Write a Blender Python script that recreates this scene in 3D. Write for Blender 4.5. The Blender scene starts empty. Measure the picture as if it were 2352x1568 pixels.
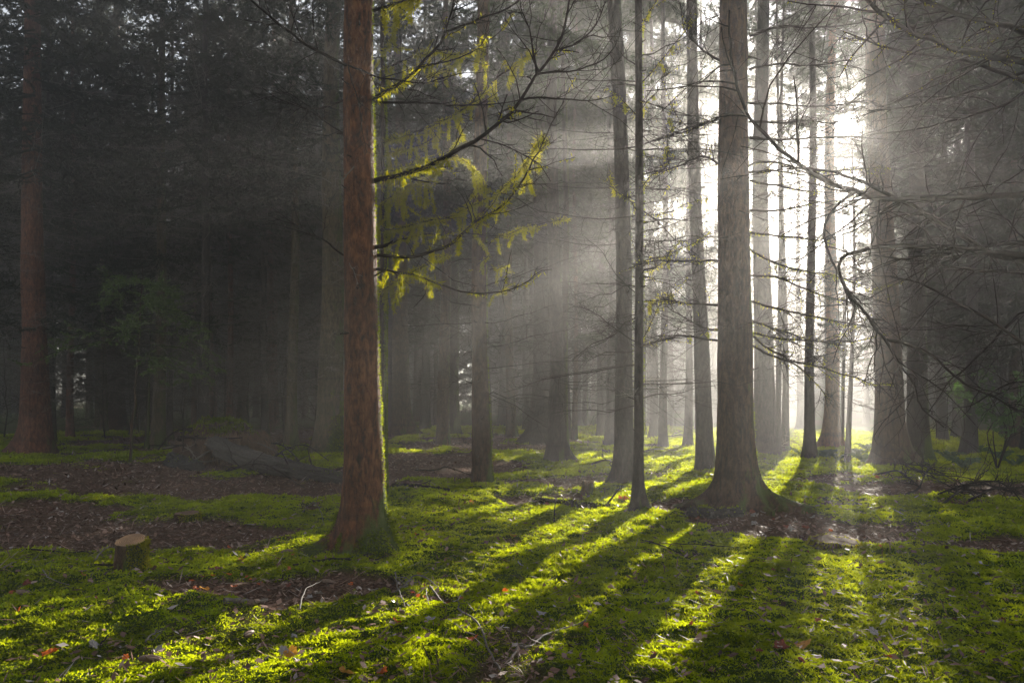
import bpy, math, random
import numpy as np
from mathutils import Vector

R = math.radians
C = bpy.context.scene.collection
CAMZ = 1.55
FPX, CX, HY = 1699.0, 1176.0, 905.0          # focal length, centre column and horizon row of the 2352 px wide frame
SUN_EL, SUN_AZ = R(18.5), R(24.3)
SUN = np.array([math.sin(SUN_AZ) * math.cos(SUN_EL), math.cos(SUN_AZ) * math.cos(SUN_EL), math.sin(SUN_EL)])

# ------------------------------------------------------------------ noise
def _h(ix, iy, iz, s):
    n = (ix.astype(np.int64) * 374761393 + iy.astype(np.int64) * 668265263 + iz.astype(np.int64) * 2147483647 + s * 974711) & 0xFFFFFFFF
    n = ((n ^ (n >> 13)) * 1274126177) & 0xFFFFFFFF
    n = ((n ^ (n >> 16)) * 2246822519) & 0xFFFFFFFF
    return ((n ^ (n >> 15)) & 0xFFFFFF) / float(0xFFFFFF)

def noise3(x, y, z, s=0):
    x, y, z = np.broadcast_arrays(np.asarray(x, float), np.asarray(y, float), np.asarray(z, float))
    ix, iy, iz = np.floor(x), np.floor(y), np.floor(z)
    fx, fy, fz = x - ix, y - iy, z - iz
    fx, fy, fz = [f * f * (3 - 2 * f) for f in (fx, fy, fz)]
    r = 0
    for dx in (0, 1):
        for dy in (0, 1):
            for dz in (0, 1):
                w = (fx if dx else 1 - fx) * (fy if dy else 1 - fy) * (fz if dz else 1 - fz)
                r = r + w * _h(ix + dx, iy + dy, iz + dz, s)
    return r

def noise2(x, y, s=0):
    x, y = np.broadcast_arrays(np.asarray(x, float), np.asarray(y, float))
    ix, iy = np.floor(x), np.floor(y)
    fx, fy = x - ix, y - iy
    fx, fy = fx * fx * (3 - 2 * fx), fy * fy * (3 - 2 * fy)
    z = np.zeros_like(ix)
    return (_h(ix, iy, z, s) * (1 - fx) * (1 - fy) + _h(ix + 1, iy, z, s) * fx * (1 - fy)
            + _h(ix, iy + 1, z, s) * (1 - fx) * fy + _h(ix + 1, iy + 1, z, s) * fx * fy)

def fbm2(x, y, s=0, o=3):
    r, a, t = 0, 1, 0
    for i in range(o):
        r = r + a * noise2(x * 2 ** i + 17 * i, y * 2 ** i - 9 * i, s + i); t += a; a *= .5
    return r / t

# ------------------------------------------------------------------ ground shape
HUMPS = []        # (x, y, radius, height), filled below once pixel lookups exist
def gcoarse(x, y):
    x = np.asarray(x, float); y = np.asarray(y, float)
    z = .16 * (fbm2(x * .33 + 3, y * .33 + 8, 5, 2) - .5) + .07 * (noise2(x * 1.3, y * 1.3, 9) - .5)
    for hx, hy, hr, hh in HUMPS:
        z = z + hh * np.exp(-((x - hx) ** 2 + (y - hy) ** 2) / hr ** 2)
    return z

def P(px, py, it=8):
    """the ground point seen at a pixel of the 2352 x 1568 view"""
    z = 0.0
    for _ in range(it):
        Y = FPX * (CAMZ - z) / max(py - HY, 4.0)
        X = (px - CX) / FPX * Y
        z = .5 * z + .5 * float(gcoarse(X, Y))
    return X, Y

def U(px, py, Y):
    return np.array([(px - CX) / FPX * Y, Y, CAMZ + (HY - py) / FPX * Y])

def K(ox, oy, sc=2352 / 900.):
    return lambda x, y: ((ox + x / sc) * .9408, (oy + y / sc) * .9408)
K2, K3, K5, K6, K7, K8, K9 = K(800, 0), K(1600, 0), K(800, 600), K(1600, 600), K(0, 1100), K(800, 1100), K(1600, 1100)

for px, py, hr, hh in ((835, 1285, .9, .13), (1690, 1165, 1.1, .14), (1430, 1140, .9, .08), (960, 1150, .8, .10), (300, 1390, .9, .10),
                       (60, 1330, .7, .07), (520, 1050, 1.6, .25), (1500, 1330, 1.0, .06), (760, 1340, .5, .06), (1250, 1300, .8, .06)):
    x, y = P(px, py)
    HUMPS.append((x, y, hr, hh))

BROWN = []        # patches of needle litter: pixel centre, radius along x and y in metres, strength
for px, py, rx, ry, k in ((300, 1225, 2.2, 1.0, .85), (620, 1210, 1.2, .9, .45), (60, 1180, 1.2, 1.3, .6), (420, 1350, .55, .28, .8), (690, 1365, .6, .3, .9),
                          (1800, 1205, 1.1, 1.0, 1.0), (1980, 1225, 1.2, .8, .8), (1660, 1195, .9, .5, .9), (1530, 1165, .6, .5, .9), (1240, 1150, .7, .5, .6),
                          (1000, 1070, 1.8, 3.0, 1.0), (900, 1120, 1.0, 1.0, .8), (1310, 1110, 1.4, 1.2, .6), (1150, 1020, 3.5, 5.0, .55), (1400, 1110, .5, .5, .5),
                          (560, 1120, 2.5, 2.0, .8), (200, 1080, 3.0, 2.6, .8), (600, 1000, 5, 7, .7), (930, 1340, .5, .35, .6), (850, 1345, .5, .25, .9),
                          (2150, 1130, 2.0, 1.6, .7), (1960, 1100, 1.2, 1.2, .5), (1880, 1150, .5, .5, .3), (2250, 1250, .6, .6, .5), (950, 1385, .5, .2, .5)):
    BROWN.append((*P(px, py), rx, ry, k))

def mossmask(x, y):
    x = np.asarray(x, float); y = np.asarray(y, float)
    b = np.zeros(np.broadcast(x, y).shape)
    for bx, by, rx, ry, k in BROWN:
        b = np.maximum(b, k * np.exp(-(((x - bx) / rx) ** 2 + ((y - by) / ry) ** 2) ** 1.5))
    far = np.clip((np.hypot(x, y) - 14) / 14, 0, 1) * .35
    n = fbm2(x * 1.1, y * 1.1, 31, 4)
    m = 1.06 - 1.45 * b - far + (n - .5) * 1.9 + (noise2(x * 7, y * 7, 37) - .5) * .35
    return np.clip((m - .26) / .45, 0, 1)

def gfine(x, y, m=None):
    x = np.asarray(x, float); y = np.asarray(y, float)
    if m is None: m = mossmask(x, y)
    wx, wy = x + .05 * noise2(x * 9, y * 9, 70), y + .05 * noise2(x * 9 + 5, y * 9, 71)
    c = .060 * (1 - np.abs(2 * noise2(wx * 4.5, wy * 4.5, 41) - 1)) + .030 * (1 - np.abs(2 * noise2(wx * 11, wy * 11, 43) - 1)) + .012 * noise2(wx * 25, wy * 25, 44)
    l = .022 * noise2(x * 6, y * 6, 45) + .014 * noise2(x * 22, y * 22, 46)
    return gcoarse(x, y) + m * c + (1 - m) * l - .02

def gz(x, y):
    return float(gfine(np.array([x]), np.array([y]))[0])

# ------------------------------------------------------------------ meshes
def mk(name, parts, mat, parent=None, loc=(0, 0, 0), smooth=True, attrs=None):
    """link ONE mesh object made of (verts, faces[, ...]) arrays"""
    vs, loops, starts, n, ls = [], [], [], 0, 0
    for v, f in parts:
        v = np.asarray(v, float).reshape(-1, 3); f = np.asarray(f, np.int64)
        vs.append(v); loops.append((f + n).ravel())
        k = f.shape[1]
        starts.append(ls + np.arange(len(f)) * k); ls += len(f) * k; n += len(v)
    v = np.concatenate(vs); lo = np.concatenate(loops); st = np.concatenate(starts)
    me = bpy.data.meshes.new(name)
    me.vertices.add(len(v)); me.vertices.foreach_set('co', v.astype(np.float32).ravel())
    me.loops.add(len(lo)); me.loops.foreach_set('vertex_index', lo.astype(np.int32))
    me.polygons.add(len(st)); me.polygons.foreach_set('loop_start', st.astype(np.int32))
    me.update(calc_edges=True)
    if attrs:
        for an, av in attrs.items():
            a = me.attributes.new(an, 'FLOAT', 'POINT'); a.data.foreach_set('value', np.asarray(av, np.float32))
    if smooth: me.polygons.foreach_set('use_smooth', np.ones(len(st), bool))
    me.validate()
    me.materials.append(mat)
    o = bpy.data.objects.new(name, me); C.objects.link(o)
    if parent: o.parent = parent
    o.location = loc
    return o

def tubes(paths, rad, S=3):
    paths = np.asarray(paths, float); rad = np.asarray(rad, float)
    N, Q, _ = paths.shape
    t = np.gradient(paths, axis=1); t /= np.linalg.norm(t, axis=2, keepdims=True) + 1e-9
    m = t.mean(axis=1); ref = np.where(np.abs(m[:, 2:3]) > .75, np.array([[1., .13, 0]]), np.array([[0, 0, 1.]]))[:, None, :]
    u = np.cross(t, ref); u /= np.linalg.norm(u, axis=2, keepdims=True) + 1e-9
    w = np.cross(t, u)
    a = np.arange(S) * 2 * np.pi / S
    v = paths[:, :, None, :] + rad[:, :, None, None] * (u[:, :, None, :] * np.cos(a)[None, None, :, None] + w[:, :, None, :] * np.sin(a)[None, None, :, None])
    base = np.arange(N)[:, None, None] * Q * S + np.arange(Q - 1)[None, :, None] * S
    k = np.arange(S)[None, None, :]; k2 = (k + 1) % S
    f = np.stack([base + k, base + k2, base + S + k2, base + S + k], -1).reshape(-1, 4)
    return v.reshape(-1, 3), f

def smoothpath(pts, n=24, wig=0.0, rng=None):
    """Catmull-Rom through pts"""
    p = np.asarray(pts, float)
    if len(p) == 2: p = np.stack([p[0], (p[0] + p[1]) / 2, p[1]])
    e = np.vstack([2 * p[0] - p[1], p, 2 * p[-1] - p[-2]])
    seg = np.linalg.norm(np.diff(p, axis=0), axis=1); cum = np.concatenate([[0], np.cumsum(seg)])
    s = np.linspace(0, cum[-1], n); i = np.clip(np.searchsorted(cum, s, side='right') - 1, 0, len(p) - 2)
    t = ((s - cum[i]) / (seg[i] + 1e-9))[:, None]
    a, b, c, d = e[i], e[i + 1], e[i + 2], e[i + 3]
    q = .5 * (2 * b + (c - a) * t + (2 * a - 5 * b + 4 * c - d) * t ** 2 + (3 * b - a - 3 * c + d) * t ** 3)
    if wig and rng is not None:
        w = rng.normal(0, wig, (n, 3)); w[0] = 0
        q = q + (w + np.roll(w, 1, 0)) / 2
    return q

def twigs(paths, rad, k, L, rng, s0=.15, ahead=.55, updn=0., curl=.35, flat=.4, Q=5, r=None, taper=True, jit=.03, sag=.35):
    """k side twigs on every one of the paths (N, Q0, 3)"""
    paths = np.asarray(paths, float); N, Q0, _ = paths.shape
    s = s0 + (1 - s0) * rng.random((N, k)); x = s * (Q0 - 1); i = np.clip(x.astype(int), 0, Q0 - 2); f = (x - i)[..., None]
    n = np.arange(N)[:, None]
    a, b = paths[n, i], paths[n, i + 1]
    p = a + (b - a) * f; t = (b - a) / (np.linalg.norm(b - a, axis=2, keepdims=True) + 1e-9)
    rp = rad[n, i]
    d = rng.normal(size=(N, k, 3)); d[..., 2] *= flat
    d -= (d * t).sum(-1, keepdims=True) * t
    d /= np.linalg.norm(d, axis=2, keepdims=True) + 1e-9
    D = d + t * ahead * (.5 + rng.random((N, k, 1))); D[..., 2] += updn
    D /= np.linalg.norm(D, axis=2, keepdims=True)
    ln = (L[0] + (L[1] - L[0]) * rng.random((N, k, 1)) ** 1.4)
    if taper: ln = ln * (1.1 - .65 * s[..., None])
    cv = rng.normal(size=(N, k, 3)) * curl; cv[..., 2] += curl * sag
    u = np.linspace(0, 1, Q)
    q = p[:, :, None, :] + (D * ln)[:, :, None, :] * u[None, None, :, None] + (cv * ln)[:, :, None, :] * (u ** 2)[None, None, :, None]
    q[:, :, 1:] += rng.normal(size=q[:, :, 1:].shape) * (jit * ln[:, :, None, :])
    r0 = np.minimum(rp * .6, r if r else 1.)
    rr = r0[:, :, None] * (1 - .65 * u)[None, None, :]
    return q.reshape(-1, Q, 3), rr.reshape(-1, Q)

def leaflets(p, d, ln, wd, rng):
    """kite-shaped faces from p along d"""
    N = len(p)
    d = d / (np.linalg.norm(d, axis=1, keepdims=True) + 1e-9)
    s = np.cross(d, rng.normal(size=(N, 3))); s /= np.linalg.norm(s, axis=1, keepdims=True) + 1e-9
    ln = np.asarray(ln).reshape(-1, 1); wd = np.asarray(wd).reshape(-1, 1)
    v = np.stack([p, p + d * ln * .45 + s * wd, p + d * ln, p + d * ln * .45 - s * wd], 1).reshape(-1, 3)
    f = np.arange(N)[:, None] * 4 + np.arange(4)[None, :]
    return v, f

def moss_on(path, rad, dens, rng, hang=.05, tass=0, tl=.2, lo=0., hi=1.):
    """tufts of moss clothing a branch, and tassels hanging from it"""
    path = np.asarray(path); Ltot = np.linalg.norm(np.diff(path, axis=0), axis=1).sum()
    n = int(dens * 1.7 * Ltot) + 4
    s = lo + (hi - lo) * rng.random(n)
    keep = noise2(s * Ltot * 3.2, np.zeros(n), int(rng.integers(1000))) > .36
    s = s[keep]; x = s * (len(path) - 1); i = np.clip(x.astype(int), 0, len(path) - 2); f = (x - i)[:, None]
    p = path[i] + (path[i + 1] - path[i]) * f
    d = rng.normal(size=(len(s), 3)); d[:, 2] -= .7
    d /= np.linalg.norm(d, axis=1, keepdims=True)
    p = p + d * (np.interp(x, np.arange(len(path)), rad)[:, None] * .6)
    big = .4 + 1.2 * noise2(s * Ltot * 6, np.ones(len(s)), int(rng.integers(1000)))
    out = [leaflets(p, d, hang * big * (.5 + rng.random(len(s))), .003 + .003 * rng.random(len(s)), rng)]
    for _ in range(tass):
        s1 = lo + (hi - lo) * rng.random(); j = min(int(s1 * (len(path) - 1)), len(path) - 2)
        L = tl * (.35 + rng.random()); m = int(1000 * L) + 10
        u = rng.random(m)
        bend = rng.normal(0, .25, 2)
        q = path[j] + np.stack([bend[0] * L * u, bend[1] * L * u, -L * u], 1) + rng.normal(0, .012, (m, 3))
        dd = rng.normal(0, .6, (m, 3)); dd[:, 2] -= 1
        out.append(leaflets(q, dd, .018 + .022 * rng.random(m), .003 + .002 * rng.random(m), rng))
    return out

# ------------------------------------------------------------------ materials
def newmat(name):
    m = bpy.data.materials.new(name); m.use_nodes = True
    nt = m.node_tree; nt.nodes.clear()
    out = nt.nodes.new('ShaderNodeOutputMaterial')
    return m, nt, out
def N(nt, t, **kw):
    n = nt.nodes.new(t)
    for k, v in kw.items(): setattr(n, k, v)
    return n
def ramp(nt, src, stops):
    r = N(nt, 'ShaderNodeValToRGB'); e = r.color_ramp.elements
    e[0].position, e[0].color = stops[0][0], (*stops[0][1], 1)
    e[1].position, e[1].color = stops[-1][0], (*stops[-1][1], 1)
    for p, c in stops[1:-1]:
        x = e.new(p); x.color = (*c, 1)
    nt.links.new(src, r.inputs[0]); return r.outputs[0]
def tex(nt, kind, scale, vec=None, detail=4, rough=.6, dist=0):
    n = N(nt, kind); n.inputs['Scale'].default_value = scale
    if 'Detail' in n.inputs: n.inputs['Detail'].default_value = detail
    if 'Roughness' in n.inputs: n.inputs['Roughness'].default_value = rough
    if 'Distortion' in n.inputs: n.inputs['Distortion'].default_value = dist
    if vec: nt.links.new(vec, n.inputs['Vector'])
    return n
def mathn(nt, op, a, b=None, c=None, clamp=False):
    n = N(nt, 'ShaderNodeMath', operation=op); n.use_clamp = clamp
    for i, v in enumerate((a, b, c)):
        if v is None: continue
        if isinstance(v, (int, float)): n.inputs[i].default_value = v
        else: nt.links.new(v, n.inputs[i])
    return n.outputs[0]
def mixc(nt, fac, a, b):
    n = N(nt, 'ShaderNodeMix', data_type='RGBA')
    nt.links.new(fac, n.inputs[0])
    for i, v in ((6, a), (7, b)):
        if isinstance(v, tuple): n.inputs[i].default_value = (*v, 1)
        else: nt.links.new(v, n.inputs[i])
    return n.outputs[2]
def mapped(nt, scale):
    tc = N(nt, 'ShaderNodeTexCoord'); mp = N(nt, 'ShaderNodeMapping'); mp.inputs['Scale'].default_value = scale
    nt.links.new(tc.outputs['Object'], mp.inputs['Vector']); return mp.outputs[0]

def bark_mat(name, dark, mid, light, moss, side=(.85, .35, 0), lowmoss=.5, scale=1.):
    m, nt, out = newmat(name); L = nt.links
    tc = N(nt, 'ShaderNodeTexCoord')
    v = mapped(nt, (9 * scale, 9 * scale, 3.2 * scale))
    n1 = tex(nt, 'ShaderNodeTexNoise', 2.2, v, 6, .7, .4)
    vo = tex(nt, 'ShaderNodeTexVoronoi', 4.2, mapped(nt, (9 * scale, 9 * scale, 4.6 * scale)))
    n3 = tex(nt, 'ShaderNodeTexNoise', 26, v, 3, .7)
    n2 = tex(nt, 'ShaderNodeTexNoise', 1.1, mapped(nt, (1, 1, .55)), 3, .6)
    c = ramp(nt, n1.outputs['Fac'], [(.36, dark), (.5, mid), (.64, light)])
    flake = ramp(nt, vo.outputs['Distance'], [(.1, (1.1, 1.05, 1)), (.55, (.3, .27, .25))])
    mul = N(nt, 'ShaderNodeMix', data_type='RGBA', blend_type='MULTIPLY'); mul.inputs[0].default_value = .75
    L.new(c, mul.inputs[6]); L.new(flake, mul.inputs[7])
    stain = ramp(nt, n2.outputs['Fac'], [(.35, (.62, .6, .62)), (.6, (1.15, 1.0, .92))])
    mul2 = N(nt, 'ShaderNodeMix', data_type='RGBA', blend_type='MULTIPLY'); mul2.inputs[0].default_value = .8
    L.new(mul.outputs[2], mul2.inputs[6]); L.new(stain, mul2.inputs[7])
    wz = tex(nt, 'ShaderNodeTexNoise', 1., mapped(nt, (.25, .25, 3.4)), 3, .6)
    band = ramp(nt, wz.outputs['Fac'], [(.36, (.45, .42, .42)), (.46, (1, 1, 1))])
    mul3 = N(nt, 'ShaderNodeMix', data_type='RGBA', blend_type='MULTIPLY'); mul3.inputs[0].default_value = .75
    L.new(mul2.outputs[2], mul3.inputs[6]); L.new(band, mul3.inputs[7]); mul2 = mul3
    # moss: on one flank, thicker near the foot, broken up by noise
    geo = N(nt, 'ShaderNodeNewGeometry'); dot = N(nt, 'ShaderNodeVectorMath', operation='DOT_PRODUCT')
    L.new(geo.outputs['True Normal'], dot.inputs[0]); dot.inputs[1].default_value = side
    sp = N(nt, 'ShaderNodeSeparateXYZ'); L.new(tc.outputs['Object'], sp.inputs[0])
    low = mathn(nt, 'MULTIPLY', mathn(nt, 'POWER', 2.718, mathn(nt, 'MULTIPLY', sp.outputs['Z'], -2.2)), lowmoss)
    mn = tex(nt, 'ShaderNodeTexNoise', 3.0, mapped(nt, (1.6, 1.6, .7)), 5, .7)
    a = mathn(nt, 'ADD', mathn(nt, 'MULTIPLY', dot.outputs['Value'], .34), low)
    a = mathn(nt, 'ADD', a, mathn(nt, 'MULTIPLY', mathn(nt, 'SUBTRACT', mn.outputs['Fac'], .5), 1.5))
    a = mathn(nt, 'ADD', a, moss - .5)
    mask = mathn(nt, 'MULTIPLY', mathn(nt, 'ADD', a, -.02), 5., clamp=True)
    mg = ramp(nt, n3.outputs['Fac'], [(.3, (.030, .045, .006)), (.6, (.085, .115, .012)), (.8, (.13, .15, .02))])
    col = mixc(nt, mask, mul2.outputs[2], mg)
    b = N(nt, 'ShaderNodeBsdfPrincipled'); b.inputs['Roughness'].default_value = .8; b.inputs['Specular IOR Level'].default_value = .3
    L.new(col, b.inputs['Base Color'])
    h = mathn(nt, 'ADD', mathn(nt, 'MULTIPLY', n1.outputs['Fac'], 1.0), mathn(nt, 'MULTIPLY', vo.outputs['Distance'], -.7))
    h = mathn(nt, 'ADD', h, mathn(nt, 'MULTIPLY', n3.outputs['Fac'], .35))
    bp = N(nt, 'ShaderNodeBump'); bp.inputs['Strength'].default_value = .9; bp.inputs['Distance'].default_value = .018
    L.new(h, bp.inputs['Height']); L.new(bp.outputs[0], b.inputs['Normal'])
    L.new(b.outputs[0], out.inputs[0]); return m

def leaf_mat(name, diff, trans, tf=.5, var=.5, spec=0., rough=.5, scale=3.):
    """thin leaves: reflects one colour and passes another"""
    m, nt, out = newmat(name); L = nt.links
    n = tex(nt, 'ShaderNodeTexNoise', scale, mapped(nt, (1, 1, 1)), 5, .7)
    at = N(nt, 'ShaderNodeAttribute', attribute_name='tint')
    k = mathn(nt, 'ADD', mathn(nt, 'MULTIPLY', n.outputs['Fac'], .7), mathn(nt, 'MULTIPLY', at.outputs['Fac'], .4))
    def pair(c):
        lo = tuple(x * (1 - var) for x in c); hi = tuple(min(1, x * (1 + var)) for x in c)
        hi = (min(1, hi[0] * 1.15), hi[1], hi[2])
        return ramp(nt, k, [(.25, lo), (.75, hi)])
    d = N(nt, 'ShaderNodeBsdfDiffuse'); t = N(nt, 'ShaderNodeBsdfTranslucent'); mx = N(nt, 'ShaderNodeMixShader'); mx.inputs[0].default_value = tf
    L.new(pair(diff), d.inputs[0]); L.new(pair(trans), t.inputs[0])
    L.new(d.outputs[0], mx.inputs[1]); L.new(t.outputs[0], mx.inputs[2])
    o = mx.outputs[0]
    if spec:
        g = N(nt, 'ShaderNodeBsdfGlossy'); g.inputs['Roughness'].default_value = rough
        m2 = N(nt, 'ShaderNodeMixShader'); m2.inputs[0].default_value = spec
        L.new(o, m2.inputs[1]); L.new(g.outputs[0], m2.inputs[2]); o = m2.outputs[0]
    L.new(o, out.inputs[0]); return m

def plain_mat(name, lo, hi, rough=.8, scale=30., spec=.3, stretch=(1, 1, 1), attr=False, bump=.0):
    m, nt, out = newmat(name); L = nt.links
    n = tex(nt, 'ShaderNodeTexNoise', scale, mapped(nt, stretch), 5, .65)
    src = n.outputs['Fac']
    if attr:
        at = N(nt, 'ShaderNodeAttribute', attribute_name='tint'); src = mathn(nt, 'ADD', mathn(nt, 'MULTIPLY', src, .3), mathn(nt, 'MULTIPLY', at.outputs['Fac'], .7))
    b = N(nt, 'ShaderNodeBsdfPrincipled'); b.inputs['Roughness'].default_value = rough; b.inputs['Specular IOR Level'].default_value = spec
    L.new(ramp(nt, src, [(.3, lo), (.7, hi)]), b.inputs['Base Color'])
    if bump:
        bp = N(nt, 'ShaderNodeBump'); bp.inputs['Strength'].default_value = .9; bp.inputs['Distance'].default_value = bump
        L.new(n.outputs['Fac'], bp.inputs['Height']); L.new(bp.outputs[0], b.inputs['Normal'])
    L.new(b.outputs[0], out.inputs[0]); return m

M = {}
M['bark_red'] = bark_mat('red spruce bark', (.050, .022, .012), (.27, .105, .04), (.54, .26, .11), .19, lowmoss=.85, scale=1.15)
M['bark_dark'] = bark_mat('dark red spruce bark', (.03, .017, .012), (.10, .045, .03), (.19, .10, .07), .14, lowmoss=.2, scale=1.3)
M['bark_left'] = bark_mat('shaded red bark', (.06, .028, .018), (.26, .11, .06), (.46, .24, .15), .14, lowmoss=.2, scale=1.)  # reddish brown bark, lighter in tone than the dark red one
M['bark_pale'] = bark_mat('pale moss grown bark', (.07, .06, .035), (.22, .19, .10), (.36, .31, .2), .38, lowmoss=.5)
M['bark_brown'] = bark_mat('brown mossy bark', (.04, .026, .017), (.15, .09, .05), (.27, .17, .10), .30, lowmoss=.4)
M['bark_grey'] = bark_mat('grey brown bark', (.03, .026, .023), (.08, .068, .06), (.15, .13, .115), .22, lowmoss=.35)
M['bark_mossy'] = bark_mat('moss grown bark', (.03, .024, .018), (.08, .06, .045), (.14, .11, .08), .48, lowmoss=.6)
M['bark_warm_lit'] = bark_mat('brown bark tinted by warm light', (.10, .04, .012), (.36, .15, .04), (.52, .25, .08), .08, lowmoss=.25)  # brown bark with the orange of warm light put into its colour
M['twig'] = plain_mat('dead twig', (.018, .014, .012), (.048, .038, .030), .95, 12, .08)
M['twig_pale'] = plain_mat('pale dead twig', (.09, .075, .06), (.22, .19, .155), .6, 12, .5)
M['limb'] = plain_mat('dark limb', (.014, .011, .009), (.040, .031, .024), .95, 18, .05, (1, 1, 1), False, .006)
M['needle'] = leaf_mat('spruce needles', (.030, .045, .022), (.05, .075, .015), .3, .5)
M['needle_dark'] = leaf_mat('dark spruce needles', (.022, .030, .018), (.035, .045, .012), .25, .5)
M['needle_green'] = leaf_mat('young spruce needles', (.11, .17, .065), (.14, .22, .07), .35, .4)
M['moss'] = leaf_mat('ground moss', (.035, .115, .003), (.43, .54, .006), .64, .58, scale=2.6)
M['moss_branch'] = leaf_mat('hanging moss', (.11, .145, .008), (.60, .60, .010), .68, .4, scale=5)
M['leaf_green'] = leaf_mat('green leaves', (.045, .11, .03), (.12, .26, .03), .4, .4, .06, .4)
M['litter'] = None
M['wood'] = plain_mat('weathered log', (.014, .012, .010), (.085, .07, .058), .75, 22, .4, (1, 1, 1), False, .02)
M['earth'] = plain_mat('root earth', (.035, .022, .015), (.14, .085, .055), .9, 9, .2, (1, 1, 1), False, .03)
M['straw'] = plain_mat('root fibres', (.10, .055, .03), (.26, .16, .09), .8, 9, .3)
M['stone'] = plain_mat('dark stone', (.02, .02, .018), (.07, .066, .06), .8, 9, .3, (1, 1, 1), False, .01)
M['cone'] = plain_mat('spruce cone', (.10, .06, .04), (.26, .17, .12), .5, 60, .5)
def orange(name, lo, hi):
    return leaf_mat(name, tuple(.5 * (a + b) for a, b in zip(lo, hi)), hi, .35, .35, .05, .4, 40)
M['leaf_orange'] = orange('orange leaf', (.35, .07, .01), (.62, .16, .02))
M['leaf_red'] = orange('red brown leaf', (.13, .035, .015), (.24, .06, .025))
M['leaf_yellow'] = orange('ochre leaf', (.34, .17, .02), (.52, .28, .03))
M['leaf_pale'] = plain_mat('pale grey leaf', (.20, .175, .16), (.40, .36, .33), .35, 40, .6)

# leaf litter: brown to pale grey, damp
def litter_mat():
    m, nt, out = newmat('leaf litter'); L = nt.links
    at = N(nt, 'ShaderNodeAttribute', attribute_name='tint')
    c = ramp(nt, at.outputs['Fac'], [(.0, (.04, .024, .016)), (.35, (.16, .085, .055)), (.65, (.30, .18, .13)), (.85, (.38, .30, .26)), (1., (.55, .50, .47))])
    b = N(nt, 'ShaderNodeBsdfPrincipled'); b.inputs['Roughness'].default_value = .6; b.inputs['Specular IOR Level'].default_value = .25
    L.new(c, b.inputs['Base Color']); L.new(b.outputs[0], out.inputs[0]); return m
M['litter'] = litter_mat()

def ground_mat():
    m, nt, out = newmat('forest floor'); L = nt.links
    at = N(nt, 'ShaderNodeAttribute', attribute_name='moss')
    n1 = tex(nt, 'ShaderNodeTexNoise', 3, mapped(nt, (1, 1, 1)), 8, .7)
    n2 = tex(nt, 'ShaderNodeTexNoise', 45, mapped(nt, (1, 1, 1)), 6, .75)
    n4 = tex(nt, 'ShaderNodeTexVoronoi', 38, mapped(nt, (1, 1, 1)))
    lit = ramp(nt, n2.outputs['Fac'], [(.3, (.03, .018, .012)), (.5, (.12, .068, .044)), (.66, (.22, .13, .09)), (.8, (.36, .27, .22))])
    mos = ramp(nt, n1.outputs['Fac'], [(.3, (.035, .065, .004)), (.55, (.065, .115, .006)), (.75, (.11, .15, .01))])
    fac = mathn(nt, 'MULTIPLY', at.outputs['Fac'], mathn(nt, 'ADD', mathn(nt, 'MULTIPLY', n2.outputs['Fac'], .8), .5), clamp=True)
    b = N(nt, 'ShaderNodeBsdfPrincipled'); b.inputs['Roughness'].default_value = .95; b.inputs['Specular IOR Level'].default_value = .08
    L.new(mixc(nt, fac, lit, mos), b.inputs['Base Color'])
    bp = N(nt, 'ShaderNodeBump'); bp.inputs['Strength'].default_value = 1.; bp.inputs['Distance'].default_value = .03
    L.new(mathn(nt, 'ADD', n2.outputs['Fac'], mathn(nt, 'MULTIPLY', n4.outputs['Distance'], .5)), bp.inputs['Height']); L.new(bp.outputs[0], b.inputs['Normal'])
    L.new(b.outputs[0], out.inputs[0]); return m
M['ground'] = ground_mat()

# ------------------------------------------------------------------ scene helpers
def tag(o, label=None, cat=None, group=None, kind=None):
    if label: o['label'] = label
    if cat: o['category'] = cat
    if group: o['group'] = group
    if kind: o['kind'] = kind
    return o
def empty(name, loc, label, cat, group=None):
    o = bpy.data.objects.new(name, None); C.objects.link(o); o.location = loc; o.empty_display_size = .2
    return tag(o, label, cat, group)
def child(mesh_obj, parent, rz=0, sc=1):
    c = mesh_obj.copy(); C.objects.link(c); c.parent = parent; c.rotation_euler = (0, 0, rz); c.scale = (sc, sc, sc) if not isinstance(sc, tuple) else sc
    return c

# ------------------------------------------------------------------ ground
def axis(dense0, dense1, step, far0, far1):
    a = list(np.arange(dense0, dense1, step)); s = step; x = dense1
    while x < far1: a.append(x); s *= 1.13; x += s
    a.append(far1); s = step; x = dense0 - step
    while x > far0: a.insert(0, x); s *= 1.13; x -= s
    a.insert(0, far0); return np.array(a)
FARG = 150.
gx, gy = axis(-5, 7.5, .04, -FARG, FARG), axis(3, 16, .04, -30, FARG)
XX, YY = np.meshgrid(gx, gy)
MM = mossmask(XX, YY); ZZ = gfine(XX, YY, MM)
nx, ny = len(gx), len(gy)
ii = (np.arange(ny - 1)[:, None] * nx + np.arange(nx - 1)[None, :]).ravel()
gf = np.stack([ii, ii + 1, ii + nx + 1, ii + nx], 1)
tag(mk('ground', [(np.stack([XX, YY, ZZ], -1).reshape(-1, 3), gf)], M['ground'], attrs={'moss': MM.ravel()}), kind='structure')

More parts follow.
